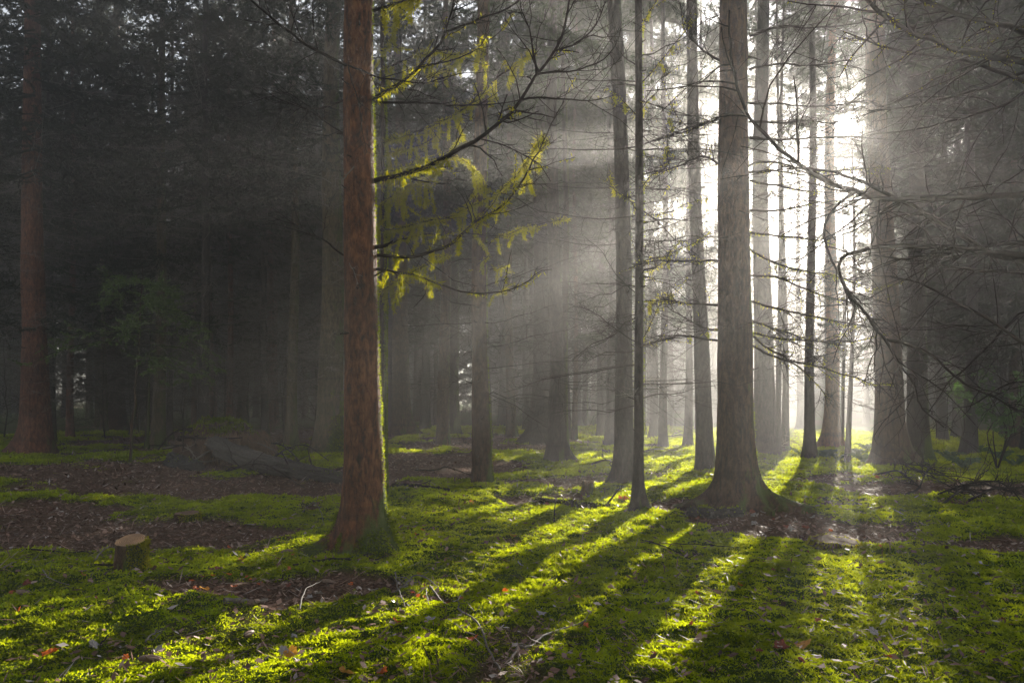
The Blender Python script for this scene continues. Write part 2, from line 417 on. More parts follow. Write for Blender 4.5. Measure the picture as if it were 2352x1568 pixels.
# moss fronds over the ground
rng = np.random.default_rng(11)
def scatter(n, d0, d1, power, a0=-40, a1=40):
    """points in the wedge before the camera, thinning with distance"""
    u = rng.random(n); e = 2 - power
    d = (d0 ** e + u * (d1 ** e - d0 ** e)) ** (1 / e)
    a = np.radians(a0 + (a1 - a0) * rng.random(n))
    return d * np.sin(a), d * np.cos(a), d
x, y, d = scatter(640000, 3.3, 34, 1.5)
m = mossmask(x, y); keep = rng.random(len(x)) < m * 1.1 - .05
x, y, d, m = x[keep], y[keep], d[keep], m[keep]
z = gfine(x, y, m) - .004
sz = (.35 + 1.3 * noise2(x * 1.7, y * 1.7, 77) * noise2(x * 5, y * 5, 78) + .9 * rng.random(len(x))) * (.0055 + .0024 * d) * np.clip(m + .2, .3, 1)
tint = np.clip(fbm2(x * 2.3, y * 2.3, 61, 3) * 1.4 - .2 + rng.normal(0, .12, len(x)), 0, 1)
parts, tn = [], []
for j in range(4):
    az = rng.random(len(x)) * 2 * np.pi; el = .1 + 1.0 * rng.random(len(x))
    dd = np.stack([np.cos(az) * np.cos(el), np.sin(az) * np.cos(el), np.sin(el)], 1)
    o = np.stack([x, y, z], 1) + rng.normal(0, 1, (len(x), 3)) * (sz * .5)[:, None] * np.array([1, 1, .15])
    parts.append(leaflets(o, dd, sz * (.7 + .6 * rng.random(len(x))), sz * .2, rng)); tn.append(np.repeat(tint, 4))
tag(mk('moss', parts, M['moss'], smooth=False, attrs={'tint': np.concatenate(tn)}), 'bright green cushion moss spread over the forest floor', 'moss', kind='stuff')

# litter of needles, leaf scraps and twiglets
x, y, d = scatter(140000, 3.3, 34, 1.4)
m = mossmask(x, y); keep = rng.random(len(x)) < np.clip(1.05 - m * .89, 0, 1)
x, y, d, m = x[keep], y[keep], d[keep], m[keep]
z = gfine(x, y, m) + .006 + .012 * m
az = rng.random(len(x)) * 2 * np.pi; el = rng.normal(.08, .3, len(x))
dd = np.stack([np.cos(az) * np.cos(el), np.sin(az) * np.cos(el), np.sin(el)], 1)
kind = rng.random(len(x))
ln = np.where(kind < .55, .03 + .05 * rng.random(len(x)), .05 + .16 * rng.random(len(x)) ** 2) * (.8 + d * .035)
wd = np.where(kind < .55, ln * (.16 + .18 * rng.random(len(x))), .0022 + .0004 * d)
o = np.stack([x, y, z], 1)
s = np.cross(dd, np.array([0, 0, 1.])) ; s /= np.linalg.norm(s, axis=1, keepdims=True); s[:, 2] = rng.normal(0, .3, len(x))
v = np.stack([o, o + dd * ln[:, None] * .5 + s * wd[:, None], o + dd * ln[:, None], o + dd * ln[:, None] * .5 - s * wd[:, None]], 1)
v[:, 2, 2] += rng.normal(0, .006, len(x))
f = np.arange(len(x))[:, None] * 4 + np.arange(4)[None, :]
tint = np.clip(rng.beta(1.6, 1.9, len(x)), 0, 1)
tag(mk('leaf_litter', [(v.reshape(-1, 3), f)], M['litter'], smooth=False, attrs={'tint': np.repeat(tint, 4)}), 'brown needle and leaf litter lying between the moss', 'leaf litter', kind='stuff')

# ------------------------------------------------------------------ tree kit
def trunk_mesh(parent, r, H, lean=(0, 0), roots=(), seed=0, mat='bark_brown', S=28, flare=.45, bend=.0, rough=.05):
    rg = np.random.default_rng(seed + 500)
    z = np.concatenate([np.linspace(-.3, 0, 4)[:-1], np.linspace(0, 1, 26)[:-1] ** 1.3, np.linspace(1, 7, 46)[:-1], np.linspace(7, H, 14)])
    th = np.linspace(0, 2 * np.pi, S, endpoint=False)
    Z, T = np.meshgrid(z, th, indexing='ij'); zc = np.maximum(Z, 0)
    rr = r * np.clip(1.06 - zc / (H * 1.08), .03, 2) ** .9
    rr = rr + r * flare * np.exp(-zc / .28) + r * .25 * np.exp(-zc / .9)
    lob = np.zeros_like(rr)
    k = int(rg.integers(4, 7)); ph = rg.random(3) * 6.28
    lob += .16 * r * np.exp(-zc / .35) * np.cos(k * T + ph[0]) + .05 * r * np.exp(-zc / 2.5) * np.cos(3 * T + ph[1])
    for az, ln, w, h in roots:
        dt = (T - az + np.pi) % (2 * np.pi) - np.pi
        lob += ln * np.exp(-(dt / w) ** 2) * np.exp(-zc / h)
    rr = rr + lob
    n = noise3(np.cos(T) * r * 14 + seed, np.sin(T) * r * 14, Z * 5, seed) - .5
    n2 = noise3(np.cos(T) * r * 40 + seed, np.sin(T) * r * 40, Z * 16, seed + 1) - .5
    n0 = noise3(np.cos(T) * 1.2 + seed, np.sin(T) * 1.2, Z * .9, seed + 2) - .5
    rr = rr * (1 + rough * n + rough * .8 * n2 + .15 * n0)
    bx = bend * np.sin(zc * .55 + ph[2]) + lean[0] * zc; by = bend * np.cos(zc * .47 + ph[1]) + lean[1] * zc
    bx -= bend * math.sin(ph[2]); by -= bend * math.cos(ph[1])
    v = np.stack([np.cos(T) * rr + bx, np.sin(T) * rr + by, Z], -1).reshape(-1, 3)
    nz = len(z); a = (np.arange(nz - 1)[:, None] * S + np.arange(S)[None, :]); b = (np.arange(nz - 1)[:, None] * S + (np.arange(S)[None, :] + 1) % S)
    f = np.stack([a, b, b + S, a + S], -1).reshape(-1, 4)
    o = mk('trunk', [(v, f)], M[mat], parent)
    return o, (v.reshape(nz, S, 3), z, th)

def trunk_moss(parent, tv, az0, az1, z0, z1, n, seed, ln=.03):
    """fringe of moss tufts on one flank of a trunk"""
    V, z, th = tv; rg = np.random.default_rng(seed)
    S = len(th); zz = z0 + (z1 - z0) * rg.random(n); aa = az0 + (az1 - az0) * rg.random(n)
    keep = noise2(zz * 2.6, aa * 2.5, seed) + .35 * (1 - zz / max(z1, .1)) > .58
    zz, aa = zz[keep], aa[keep]
    i = np.clip(np.searchsorted(z, zz) - 1, 0, len(z) - 2); j = ((aa % (2 * np.pi)) / (2 * np.pi) * S).astype(int) % S
    f = ((zz - z[i]) / (z[i + 1] - z[i]))[:, None]; g = (((aa % (2 * np.pi)) / (2 * np.pi) * S) % 1)[:, None]
    a = V[i, j] * (1 - g) + V[i, (j + 1) % S] * g; b = V[i + 1, j] * (1 - g) + V[i + 1, (j + 1) % S] * g
    p = a * (1 - f) + b * f
    d = np.stack([np.cos(aa), np.sin(aa), -.5 + .9 * rg.random(len(aa))], 1) + rg.normal(0, .35, (len(aa), 3))
    L = ln * (.4 + rg.random(len(aa)))
    return tag(mk('moss', [leaflets(p, d, L, L * .2, rg)], M['moss'], parent, smooth=False), kind='stuff')

def stem_r(r, H, z):
    return r * max(1.06 - z / (H * 1.08), .03) ** .9

def make_crown(seed, hb, ht, Rm, nb, mat, spray=16, sl=(.05, .14), wd=.0105, droop=.35):
    rg = np.random.default_rng(seed)
    u = np.sort(rg.random(nb)); z0 = hb + (ht - hb) * u; az = rg.random(nb) * 2 * np.pi
    L = (Rm * (1 - u) ** .65 + .35) * (.65 + .5 * rg.random(nb))
    Q = 7; s = np.linspace(0, 1, Q)
    ca, sa = np.cos(az), np.sin(az)
    rad = L[:, None] * s[None, :]
    zz = z0[:, None] - droop * rad * (1 + .4 * rg.normal(size=(nb, 1))) + .22 * L[:, None] * s[None, :] ** 2
    path = np.stack([ca[:, None] * rad, sa[:, None] * rad, zz], -1); path[:, 1:] += rg.normal(0, .05, path[:, 1:].shape)
    br = (.022 * (L / Rm))[:, None] * (1 - .8 * s)[None, :] + .003
    parts = [tubes(path, br, 3)]
    sp, sr = twigs(path, br, 7, (.25 * Rm * .6, .55 * Rm * .6), rg, .2, .7, -.25, .2, .35, 4, .006)
    parts.append(tubes(sp, sr, 3))
    # needle sprays along branches and side twigs
    def along(paths, k):
        n, q, _ = paths.shape
        x = (.12 + .88 * rg.random((n, k))) * (q - 1); i = np.clip(x.astype(int), 0, q - 2); f = (x - i)[..., None]; nn = np.arange(n)[:, None]
        a, b = paths[nn, i], paths[nn, i + 1]
        return (a + (b - a) * f).reshape(-1, 3), (b - a).reshape(-1, 3)
    p1, t1 = along(path, spray); p2, t2 = along(sp, max(3, spray // 2))
    p = np.concatenate([p1, p2]); t = np.concatenate([t1, t2]); t /= np.linalg.norm(t, axis=1, keepdims=True) + 1e-9
    d = t * .8 + rg.normal(0, .6, t.shape); d[:, 2] -= .45
    n = len(p)
    parts.append(leaflets(p, d, sl[0] + (sl[1] - sl[0]) * rg.random(n), wd * (.5 + rg.random(n)), rg))
    o = mk('crown', parts, M[mat], None, smooth=False, attrs={'tint': rg.random(sum(len(q[0]) for q in parts))})
    C.objects.unlink(o); return o

def make_boughs(seed, hb, ht, Rm, step, mat):
    rg = np.random.default_rng(seed); zs, azs = [], []
    z = hb
    while z < ht - .5:
        k = int(rg.integers(3, 6)); a0 = rg.random() * 6.28
        for i in range(k): zs.append(z + rg.normal(0, .55)); azs.append(a0 + i * 6.28 / k + rg.normal(0, .2))
        z += step * (.75 + .5 * rg.random())
    z0, az = np.array(zs), np.array(azs); nb = len(z0); u = np.clip((z0 - hb) / (ht - hb), 0, 1)
    L = (Rm * (1 - u) ** .6 + .35) * (.75 + .4 * rg.random(nb)); Q = 9; s = np.linspace(0, 1, Q); rad = L[:, None] * s
    path = np.stack([np.cos(az)[:, None] * rad, np.sin(az)[:, None] * rad, z0[:, None] - (.12 + .4 * rg.random((nb, 1))) * rad + .16 * L[:, None] * s ** 3], -1); path[:, 1:] += rg.normal(0, .03, path[:, 1:].shape)
    br = (.024 * (L / Rm))[:, None] * (1 - .8 * s)[None, :] + .004
    t1, r1 = twigs(path, br, 17, (.3, .9), rg, .12, .9, -.1, .12, .1, 5, .006)
    t2, r2 = twigs(t1, r1, 5, (.25, .6), rg, .1, .35, -1.6, .1, .5, 4, .004)
    parts = [tubes(path, br, 4), tubes(t1, r1, 3), tubes(t2, r2 + .001, 3)]
    for pp, k in ((t1, 12), (t2, 9)):
        n, q, _ = pp.shape; x = rg.random((n, k)) * (q - 1); i = np.clip(x.astype(int), 0, q - 2); f = (x - i)[..., None]; nn = np.arange(n)[:, None]
        a, b = pp[nn, i], pp[nn, i + 1]; p = (a + (b - a) * f).reshape(-1, 3); t = (b - a).reshape(-1, 3); t /= np.linalg.norm(t, axis=1, keepdims=True) + 1e-9
        d = t * .9 + rg.normal(0, .45, t.shape); d[:, 2] -= .3
        parts.append(leaflets(p, d, .09 + .10 * rg.random(len(p)), .016 + .008 * rg.random(len(p)), rg))
    o = mk('crown', parts, M[mat], None, smooth=False, attrs={'tint': rg.random(sum(len(q[0]) for q in parts))})
    C.objects.unlink(o); return o

def make_dead(seed, z0, z1, nb, L, mat, k1=9, k2=2, droop=.05, azr=(0, 6.283), thick=1.):
    rg = np.random.default_rng(seed)
    z = z0 + (z1 - z0) * rg.random(nb); az = azr[0] + (azr[1] - azr[0]) * rg.random(nb)
    ln = L[0] + (L[1] - L[0]) * rg.random(nb) ** 1.3
    Q = 7; s = np.linspace(0, 1, Q); rad = ln[:, None] * s[None, :]
    a2 = az[:, None] + rg.normal(0, .25, (nb, 1)) * s[None, :]
    zz = z[:, None] + rad * rg.normal(-droop, .22, (nb, 1)) + ln[:, None] * rg.normal(.06, .14, (nb, 1)) * s[None, :] ** 2
    path = np.stack([np.cos(a2) * rad, np.sin(a2) * rad, zz], -1); path[:, 1:] += rg.normal(0, .025, path[:, 1:].shape)
    br = thick * (.0045 + .006 * ln / L[1])[:, None] * (1 - .7 * s)[None, :]
    parts = [tubes(path, br, 4)]
    t1, r1 = twigs(path, br, k1, (.25, .9), rg, .12, .6, -.08, .28, .5, 5, .0045 * thick, jit=.016); parts.append(tubes(t1, r1, 3))
    if k2:
        t2, r2 = twigs(t1, r1, k2, (.12, .45), rg, .2, .6, -.05, .35, .7, 4, .003 * thick, jit=.016); parts.append(tubes(t2, r2 + .0006, 3))
    o = mk('dead_branch_canopy', parts, M[mat], None)
    C.objects.unlink(o); return o

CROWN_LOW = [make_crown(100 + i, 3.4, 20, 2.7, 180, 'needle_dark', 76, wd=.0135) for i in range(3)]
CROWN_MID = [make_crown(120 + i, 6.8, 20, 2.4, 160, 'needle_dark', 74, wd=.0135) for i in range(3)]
CROWN_HIGH = [make_crown(140 + i, 8.3, 20, 2.2, 120, 'needle', 66) for i in range(3)]
CROWN_TOP = [make_crown(150 + i, 13, 20, 1.6, 60, 'needle', 56) for i in range(2)]
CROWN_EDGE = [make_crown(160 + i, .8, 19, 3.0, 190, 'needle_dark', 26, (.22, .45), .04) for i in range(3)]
DEAD_TALL = [make_dead(280 + i, 2.8, 17, 230, (.7, 2.9), 'twig', 12, 4, thick=1.5) for i in range(3)]
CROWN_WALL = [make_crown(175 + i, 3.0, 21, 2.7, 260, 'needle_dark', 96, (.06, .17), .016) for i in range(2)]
CROWN_DENSE = [make_crown(180 + i, 7.6, 21, 2.3, 190, 'needle', 90, (.06, .17), .014) for i in range(3)]
CROWN_ROOF = [make_crown(190 + i, 13.8, 21, 2.6, 120, 'needle', 90, (.06, .17), .014) for i in range(2)]
CROWN_BOUGH = [make_boughs(300 + i, 5.6, 21, 2.3, 2.0, 'needle') for i in range(3)]
DEAD_LEFT = [make_dead(320 + i, 1.2, 9.5, 90, (.7, 2.9), 'twig_pale', 12, 3) for i in range(2)]
CROWN_PEAK = [make_crown(170 + i, 11, 20, 1.9, 90, 'needle', 56) for i in range(2)]
DEAD_LOW = [make_dead(200 + i, 1.4, 6.5, 46, (.5, 2.0), 'twig', 9, 2) for i in range(4)]
DEAD_HIGH = [make_dead(220 + i, 2.6, 10.5, 62, (.5, 2.3), 'twig', 10, 2) for i in range(4)]
DEAD_FULL = [make_dead(240 + i, 1.2, 9.5, 90, (.7, 2.9), 'twig', 12, 3) for i in range(3)]

TREES = {}
def tree(key, px, py, w, label, xtop=None, mat='bark_brown', H=20., crown='mid', dead='low', roots=(), flare=.45, S=24, seed=None, group='spruce trees standing in the wood', bend=.045, Y=None, cat='tree', rough=.05, leany=0.):
    if Y is None: X, Y = P(px, py)
    else: X = (px - CX) / FPX * Y
    seed = seed if seed is not None else (hash_key(key))
    z = float(gcoarse(X, Y)) - .02
    root = empty('spruce_tree', (X, Y, z), label, cat, group)
    r = w / FPX * Y / 2
    zt = CAMZ + HY / FPX * Y
    lean = 0 if xtop is None else (xtop - px) / FPX * Y / min(zt, H)
    t, tv = trunk_mesh(root, r, H, (lean, leany), roots, seed, mat, S, flare, bend, rough)
    rg = random.Random(seed)
    cr = {'low': CROWN_LOW, 'mid': CROWN_MID, 'high': CROWN_HIGH, 'top': CROWN_TOP, 'wall': CROWN_WALL, 'bough': CROWN_BOUGH, 'dense': CROWN_DENSE, 'roof': CROWN_ROOF, 'peak': CROWN_PEAK, 'edge': CROWN_EDGE}.get(crown)
    if cr:
        c = child(rg.choice(cr), root, rg.random() * 6.28, .9 + .25 * rg.random()); c.scale.z = H / 20.; c.rotation_euler.y = math.atan(lean); c.rotation_euler.x = -math.atan(leany)
    dd = {'low': DEAD_LOW, 'high': DEAD_HIGH, 'full': DEAD_FULL, 'tall': DEAD_TALL, 'left': DEAD_LEFT}.get(dead)
    if dd:
        c = child(rg.choice(dd), root, rg.random() * 6.28, .85 + .3 * rg.random()); c.rotation_euler.y = math.atan(lean); c.rotation_euler.x = -math.atan(leany)
    TREES[key] = (root, (X, Y, z), r, tv)
    return root
def hash_key(k):
    return sum((i + 1) * ord(c) for i, c in enumerate(str(k))) % 9973

def branch(key, pts, Y0, Y1, r0, r1, seed, mat='limb', tw=(10, .2, .8), tw2=3, tw3=0, moss=0, tass=0, hang=.05, tl=.2, n=None, mlo=0., mhi=1., updn=0., S=7, Ymid=None, tmat=None):
    """a limb traced through view points at its own depth, with twigs and perhaps moss; child of a tree"""
    root, loc, r, tv = TREES[key]; rg = np.random.default_rng(seed)
    pts = np.asarray(pts, float); seg = np.concatenate([[0], np.cumsum(np.linalg.norm(np.diff(pts, axis=0), axis=1))]); seg /= seg[-1]
    if Ymid is None: Ys = Y0 + (Y1 - Y0) * seg
    else: Ys = np.interp(seg, [0, .5, 1], [Y0, Ymid, Y1])
    w = np.array([U(a, b, c) for (a, b), c in zip(pts, Ys)]) - np.array(loc)
    ln = np.linalg.norm(np.diff(w, axis=0), axis=1).sum()
    n = n or max(10, int(ln * 14))
    path = smoothpath(w, n, .008, rg); rad = np.linspace(r0, r1, n) * (1 + .15 * rg.normal(size=n).cumsum() / max(1, n ** .5) * .3)
    rad = np.clip(rad, r1 * .6, None)
    parts = [tubes(path[None], rad[None], S)]
    if tw[0]:
        t1, q1 = twigs(path[None], rad[None], int(tw[0] * ln) + 2, tw[1:], rg, .12, .8, updn, .22, .35, 6, max(.003, r0 * .28), jit=.014, sag=(-.6 if updn < 0 else .5)); parts.append(tubes(t1, q1 + .0008, 4))
        if tw2:
            t2, q2 = twigs(t1, q1, tw2, (tw[1] * .4, tw[2] * .5), rg, .15, .6, updn, .25, .4, 5, .0032, jit=.014, sag=(-.6 if updn < 0 else .5)); parts.append(tubes(t2, q2 + .0008, 3))
            if tw3:
                t3, q3 = twigs(t2, q2, tw3, (.06, .24), rg, .15, .6, updn, .25, .5, 4, .0026, jit=.014, sag=-.4); parts.append(tubes(t3, q3 + .0010, 3))
    o = mk('branch', parts, M[mat], root)
    if moss:
        mp = moss_on(path, rad, moss, rg, hang, tass, tl, mlo, mhi)
        if tw[0]:
            for q, rr in zip(t1, q1):
                if rg.random() < .35: mp += moss_on(q, rr, moss * .4, rg, hang * .7)
        tag(mk('moss', mp, M['moss_branch'], o, smooth=False), kind='stuff')
    return o

# ------------------------------------------------------------------ the trees one can point at
PI = math.pi
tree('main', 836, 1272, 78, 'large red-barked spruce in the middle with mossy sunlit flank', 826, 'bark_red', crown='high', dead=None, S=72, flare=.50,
     roots=((PI * 1.02, .56, .24, .13), (PI * 1.35, .14, .3, .16), (PI * 1.78, .14, .3, .2), (.1, .12, .3, .16), (PI * 1.6, .10, .25, .12)), rough=.06, bend=.012)
tree('behind', 878, 1140, 16, 'thin moss-covered trunk showing along the right edge of the large red-barked spruce', 874, 'bark_mossy', crown='top', dead=None, S=32, flare=.6, bend=.02)
tree('big', 1688, 1158, 76, 'broad spruce with spreading root flare and long side branches left of the sun', 1690, 'bark_brown', crown='peak', dead='high', S=72, flare=.35,
     roots=((PI * .98, .55, .26, .13), (-.12, .62, .26, .15), (PI * 1.7, .22, .25, .12), (PI * 1.3, .14, .3, .14), (PI * .4, .2, .3, .2)), rough=.05, bend=.02)
tree('bigtwin', 1716, 1120, 16, 'slim mossy trunk peeping out behind the right edge of the broad root-flared spruce', 1716, 'bark_mossy', crown=None, dead=None, S=24, H=9)
tree('slim', 1465, 1180, 21, 'slender dark spruce with crooked root at its foot and bare side twigs', 1464, 'bark_grey', crown='top', dead='low', S=40, flare=.5,
     roots=((-.35, .26, .24, .14), (PI * 1.15, .10, .3, .12), (PI * 1.5, .06, .3, .1)), bend=.014, rough=.05)
tree('slimback', 1436, 1120, 40, 'grey trunk close behind the slender dark spruce, leaning slightly left', 1404, 'bark_grey', crown='top', dead='low', S=40, roots=((PI, .22, .3, .2),), leany=.0)
tree('mossline', 1109, 1115, 38, 'straight spruce with a bright moss stripe down its right edge', 1108, 'bark_brown', crown='top', dead='low', S=40, flare=.2)
tree('mid_a', 1277, 1062, 34, 'hazy spruce with root flare sloping right, crossed by a light shaft', 1272, 'bark_grey', crown='high', dead='low', S=36, roots=((-.2, .35, .3, .25),))
tree('mid_b', 1296, 1042, 17, 'thin trunk tucked against the right side of the light-shafted hazy spruce', 1290, 'bark_mossy', crown=None, dead='low')
tree('mid_c', 1240, 1018, 42, 'dark wide-footed spruce half hidden left of the light-shafted hazy spruce', 1240, 'bark_grey', crown='high', dead='low', roots=((PI, .5, .35, .35),))
tree('mid_d', 1018, 1020, 26, 'spruce with a thin green moss line, between two mossy trunks left of centre', 1024, 'bark_brown', crown='mid', dead='low', flare=.25)
tree('mid_e', 1043, 998, 24, 'greenish trunk standing right behind the spruce with the thin moss line', 1036, 'bark_mossy', crown='mid', dead='low')
tree('mid_f', 925, 1000, 40, 'stout mossy-footed spruce just right of the large red-barked spruce', 918, 'bark_brown', crown='mid', dead='low', flare=.6, roots=((-.3, .5, .3, .4),), S=36)
tree('mid_g', 962, 968, 21, 'reddish slim trunk with mossy root beside the stout mossy-footed spruce', 960, 'bark_dark', crown='mid', dead='low', roots=((-.1, .8, .25, .3),))
tree('mid_h', 1158, 975, 23, 'pale grey flared trunk deep in the wood right of the moss-striped spruce', 1148, 'bark_grey', crown='mid', dead='low', flare=.7)
tree('mid_i', 1219, 984, 17, 'thin trunk with a lit edge left of the dark wide-footed spruce', 1219, 'bark_mossy', crown='mid', dead='low')
tree('mid_j', 1326, 982, 16, 'left one of two close thin trunks with green feet right of the hazy spruce', 1318, 'bark_grey', crown='mid', dead='low', flare=.8)
tree('mid_k', 1343, 980, 13, 'right one of two close thin trunks with green feet right of the hazy spruce', 1340, 'bark_mossy', crown='mid', dead='low', flare=.8)
tree('mid_l', 1404, 1028, 26, 'dim straight trunk just left of the grey leaning trunk', 1400, 'bark_grey', crown='top', dead='low')
tree('mid_m', 1380, 1002, 15, 'thin dim trunk left of the dim straight trunk behind the slender spruce', 1378, 'bark_grey', crown='top', dead='low')
tree('rear', 1620, 1085, 34, 'tall grey trunk left of the broad root-flared spruce, rising into bright haze', 1592, 'bark_grey', crown='top', dead='high', S=36, flare=.3, bend=.03)
tree('haze_a', 1523, 1034, 17, 'small faded trunk in the brightest haze, right of the slender dark spruce', 1523, 'bark_grey', crown='top', dead='low')
tree('haze_b', 1580, 1028, 17, 'faded trunk leaning right in the haze, left of the tall grey trunk', 1590, 'bark_grey', crown=None, dead='low', H=12)
tree('haze_c', 1756, 1045, 44, 'wide pale trunk dissolved in haze right behind the broad root-flared spruce', 1756, 'bark_grey', crown='top', dead='full', flare=.5, S=32)
tree('haze_d', 1786, 1050, 13, 'left of two thin backlit trunks with glowing rims below the sun', 1783, 'bark_grey', crown=None, dead='high', H=13)
tree('haze_e', 1803, 1042, 15, 'right of two thin backlit trunks with glowing rims below the sun', 1800, 'bark_grey', crown=None, dead='low', H=13)
tree('sun_a', 1860, 1058, 21, 'grey flared trunk directly below the sun, throwing a shadow toward the viewer', 1862, 'bark_grey', crown='peak', dead='high', flare=.9, S=32)
tree('sun_b', 1908, 1030, 30, 'warm orange-brown trunk with flared foot right of the grey trunk below the sun', 1914, 'bark_warm_lit', crown='peak', dead='high', flare=.6, S=32, roots=((PI, .3, .3, .3), (0, .3, .3, .3)))
tree('sun_c', 1946, 1066, 11, 'crooked thin sapling stem right of the warm orange-brown trunk', 1952, 'bark_grey', crown=None, dead='low', H=8, bend=.06, flare=.2)
tree('sun_d', 1933, 1012, 9, 'very thin stem between the warm trunk and the crooked sapling stem', 1932, 'bark_grey', crown=None, dead='low', H=9)
tree('right_a', 2044, 1072, 58, 'thick dark spruce on the right with rugged mossy foot behind hanging branches', 2016, 'bark_brown', crown='high', dead='tall', S=48, roots=((-.3, .4, .3, .3), (PI, .2, .3, .2)))
tree('right_b', 2110, 1062, 42, 'dark green-footed trunk tucked right behind the thick dark spruce', 2095, 'bark_mossy', crown='high', dead='tall', S=36, flare=.7)
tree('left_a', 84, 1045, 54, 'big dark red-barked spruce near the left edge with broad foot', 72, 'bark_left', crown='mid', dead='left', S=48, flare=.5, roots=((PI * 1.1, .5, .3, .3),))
tree('left_b', 270, 982, 22, 'dim reddish trunk behind the young green spruce', 262, 'bark_left', crown='low', dead='left')
tree('left_c', 556, 985, 24, 'mossy green slim trunk left of the mossy root mound top', 562, 'bark_pale', crown='mid', dead='left', flare=.3)
tree('left_d', 617, 992, 18, 'slim brown trunk right of the mossy green slim trunk', 628, 'bark_left', crown='mid', dead='left', flare=.3)
tree('left_e', 752, 1042, 54, 'stout dark spruce with moss-green foot left of the large red-barked spruce', 768, 'bark_pale', crown='mid', dead='left', S=40, flare=.5)
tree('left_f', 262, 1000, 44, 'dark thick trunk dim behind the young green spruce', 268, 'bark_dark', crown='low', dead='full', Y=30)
tree('left_h', 720, 955, 11, 'thin dark stem left behind the stout moss-footed spruce', 722, 'bark_dark', crown='low', dead='low')
tree('left_i', 690, 948, 8, 'thinnest dark stem left behind the stout moss-footed spruce', 692, 'bark_dark', crown='low', dead='low')
tree('off_right', 2760, 1250, 110, 'spruce at the right whose dark limbs reach in across the picture', 2760, 'bark_dark', crown='mid', dead=None, S=32)

r_, l_, rad_, tv_ = TREES['main']
trunk_moss(r_, tv_, -.30, .9, -.02, 6.5, 5200, 1, .02)
trunk_moss(r_, tv_, PI * .85, PI * 2.1, -.05, .42, 5000, 2, .028)
for k, n in (('behind', 5000), ('mossline', 4500), ('slim', 2000), ('big', 3500), ('mid_d', 1500), ('slimback', 1500)):
    r_, l_, rad_, tv_ = TREES[k]; trunk_moss(r_, tv_, -.35 if k != 'behind' else -1.3, .8, 0, 6.5, n // 2 if k != 'behind' else n * 2, n + 3, .026)
trunk_moss(TREES['left_e'][0], TREES['left_e'][3], -1.3, .6, 0, 1.6, 3500, 8, .05)

def stubs(key, n, z0, z1, seed):
    root, loc, r, tv = TREES[key]; V, z, th = tv; g = np.random.default_rng(seed)
    for k in range(n):
        i = int(np.searchsorted(z, z0 + (z1 - z0) * g.random())); j = int(g.integers(len(th))); a = th[j]; L = .03 + .16 * g.random() ** 2
        d = np.array([math.cos(a), math.sin(a), g.normal(.05, .25)]); p = V[i, j] - d * .03
        q = p + d * np.linspace(0, L + .03, 5)[:, None]; q[2:] += g.normal(0, .006, (3, 3))
        mk('branch_stub', [tubes(q[None], np.array([[.020, .014, .009, .008, .005]]) * (.6 + .7 * g.random()), 6)], M['limb'], root)
for k, n in (('main', 26), ('big', 22), ('right_a', 14), ('left_a', 16), ('mossline', 14), ('left_c', 14), ('left_d', 14), ('left_e', 12), ('slim', 14), ('slimback', 12), ('rear', 12)):
    stubs(k, n, .9, 7.0, n + len(k))

# fillers deeper in the wood
rg = random.Random(5)
placed = [(v[1][0], v[1][1]) for v in TREES.values()]
def fill(n, pxr, dr, label, group, wr, crown, dead, mats, mind=1.3, flare=.4, H=20.):
    k = t = 0
    while k < n and t < n * 60:
        t += 1
        px = rg.uniform(*pxr); Y = rg.uniform(*dr); X = (px - CX) / FPX * Y
        if min((X - a) ** 2 + (Y - b) ** 2 for a, b in placed) < mind ** 2: continue
        if abs(X * math.cos(SUN_AZ) - Y * math.sin(SUN_AZ)) < 2.9 and Y < 58 and pxr[0] > 1500: continue
        placed.append((X, Y)); w = rg.uniform(*wr) / Y * FPX
        tree('f%s%d' % (label[:9], k), px, 0, w, label, px + rg.uniform(-12, 12) * 18 / Y, rg.choice(mats), crown=crown if isinstance(crown, str) or crown is None else rg.choice(crown), dead=dead, S=12, Y=Y, group=group, flare=flare, seed=int(t * 7 + n), H=H * rg.uniform(.88, 1.06))
        k += 1
fill(46, (640, 1400), (26, 58), 'slim grey trunk among the crowd of far trunks in the central haze', 'far trunks in the central haze', (.16, .34), ['mid', 'mid', 'low'], 'low', ['bark_grey', 'bark_dark', 'bark_brown'], 1.6)
fill(50, (-250, 690), (20, 48), 'dim trunk lost in the dark left side of the wood', 'dim trunks in the dark left wood', (.18, .36), ['low', 'mid', 'mid'], 'left', ['bark_left', 'bark_pale', 'bark_grey'], 1.8)
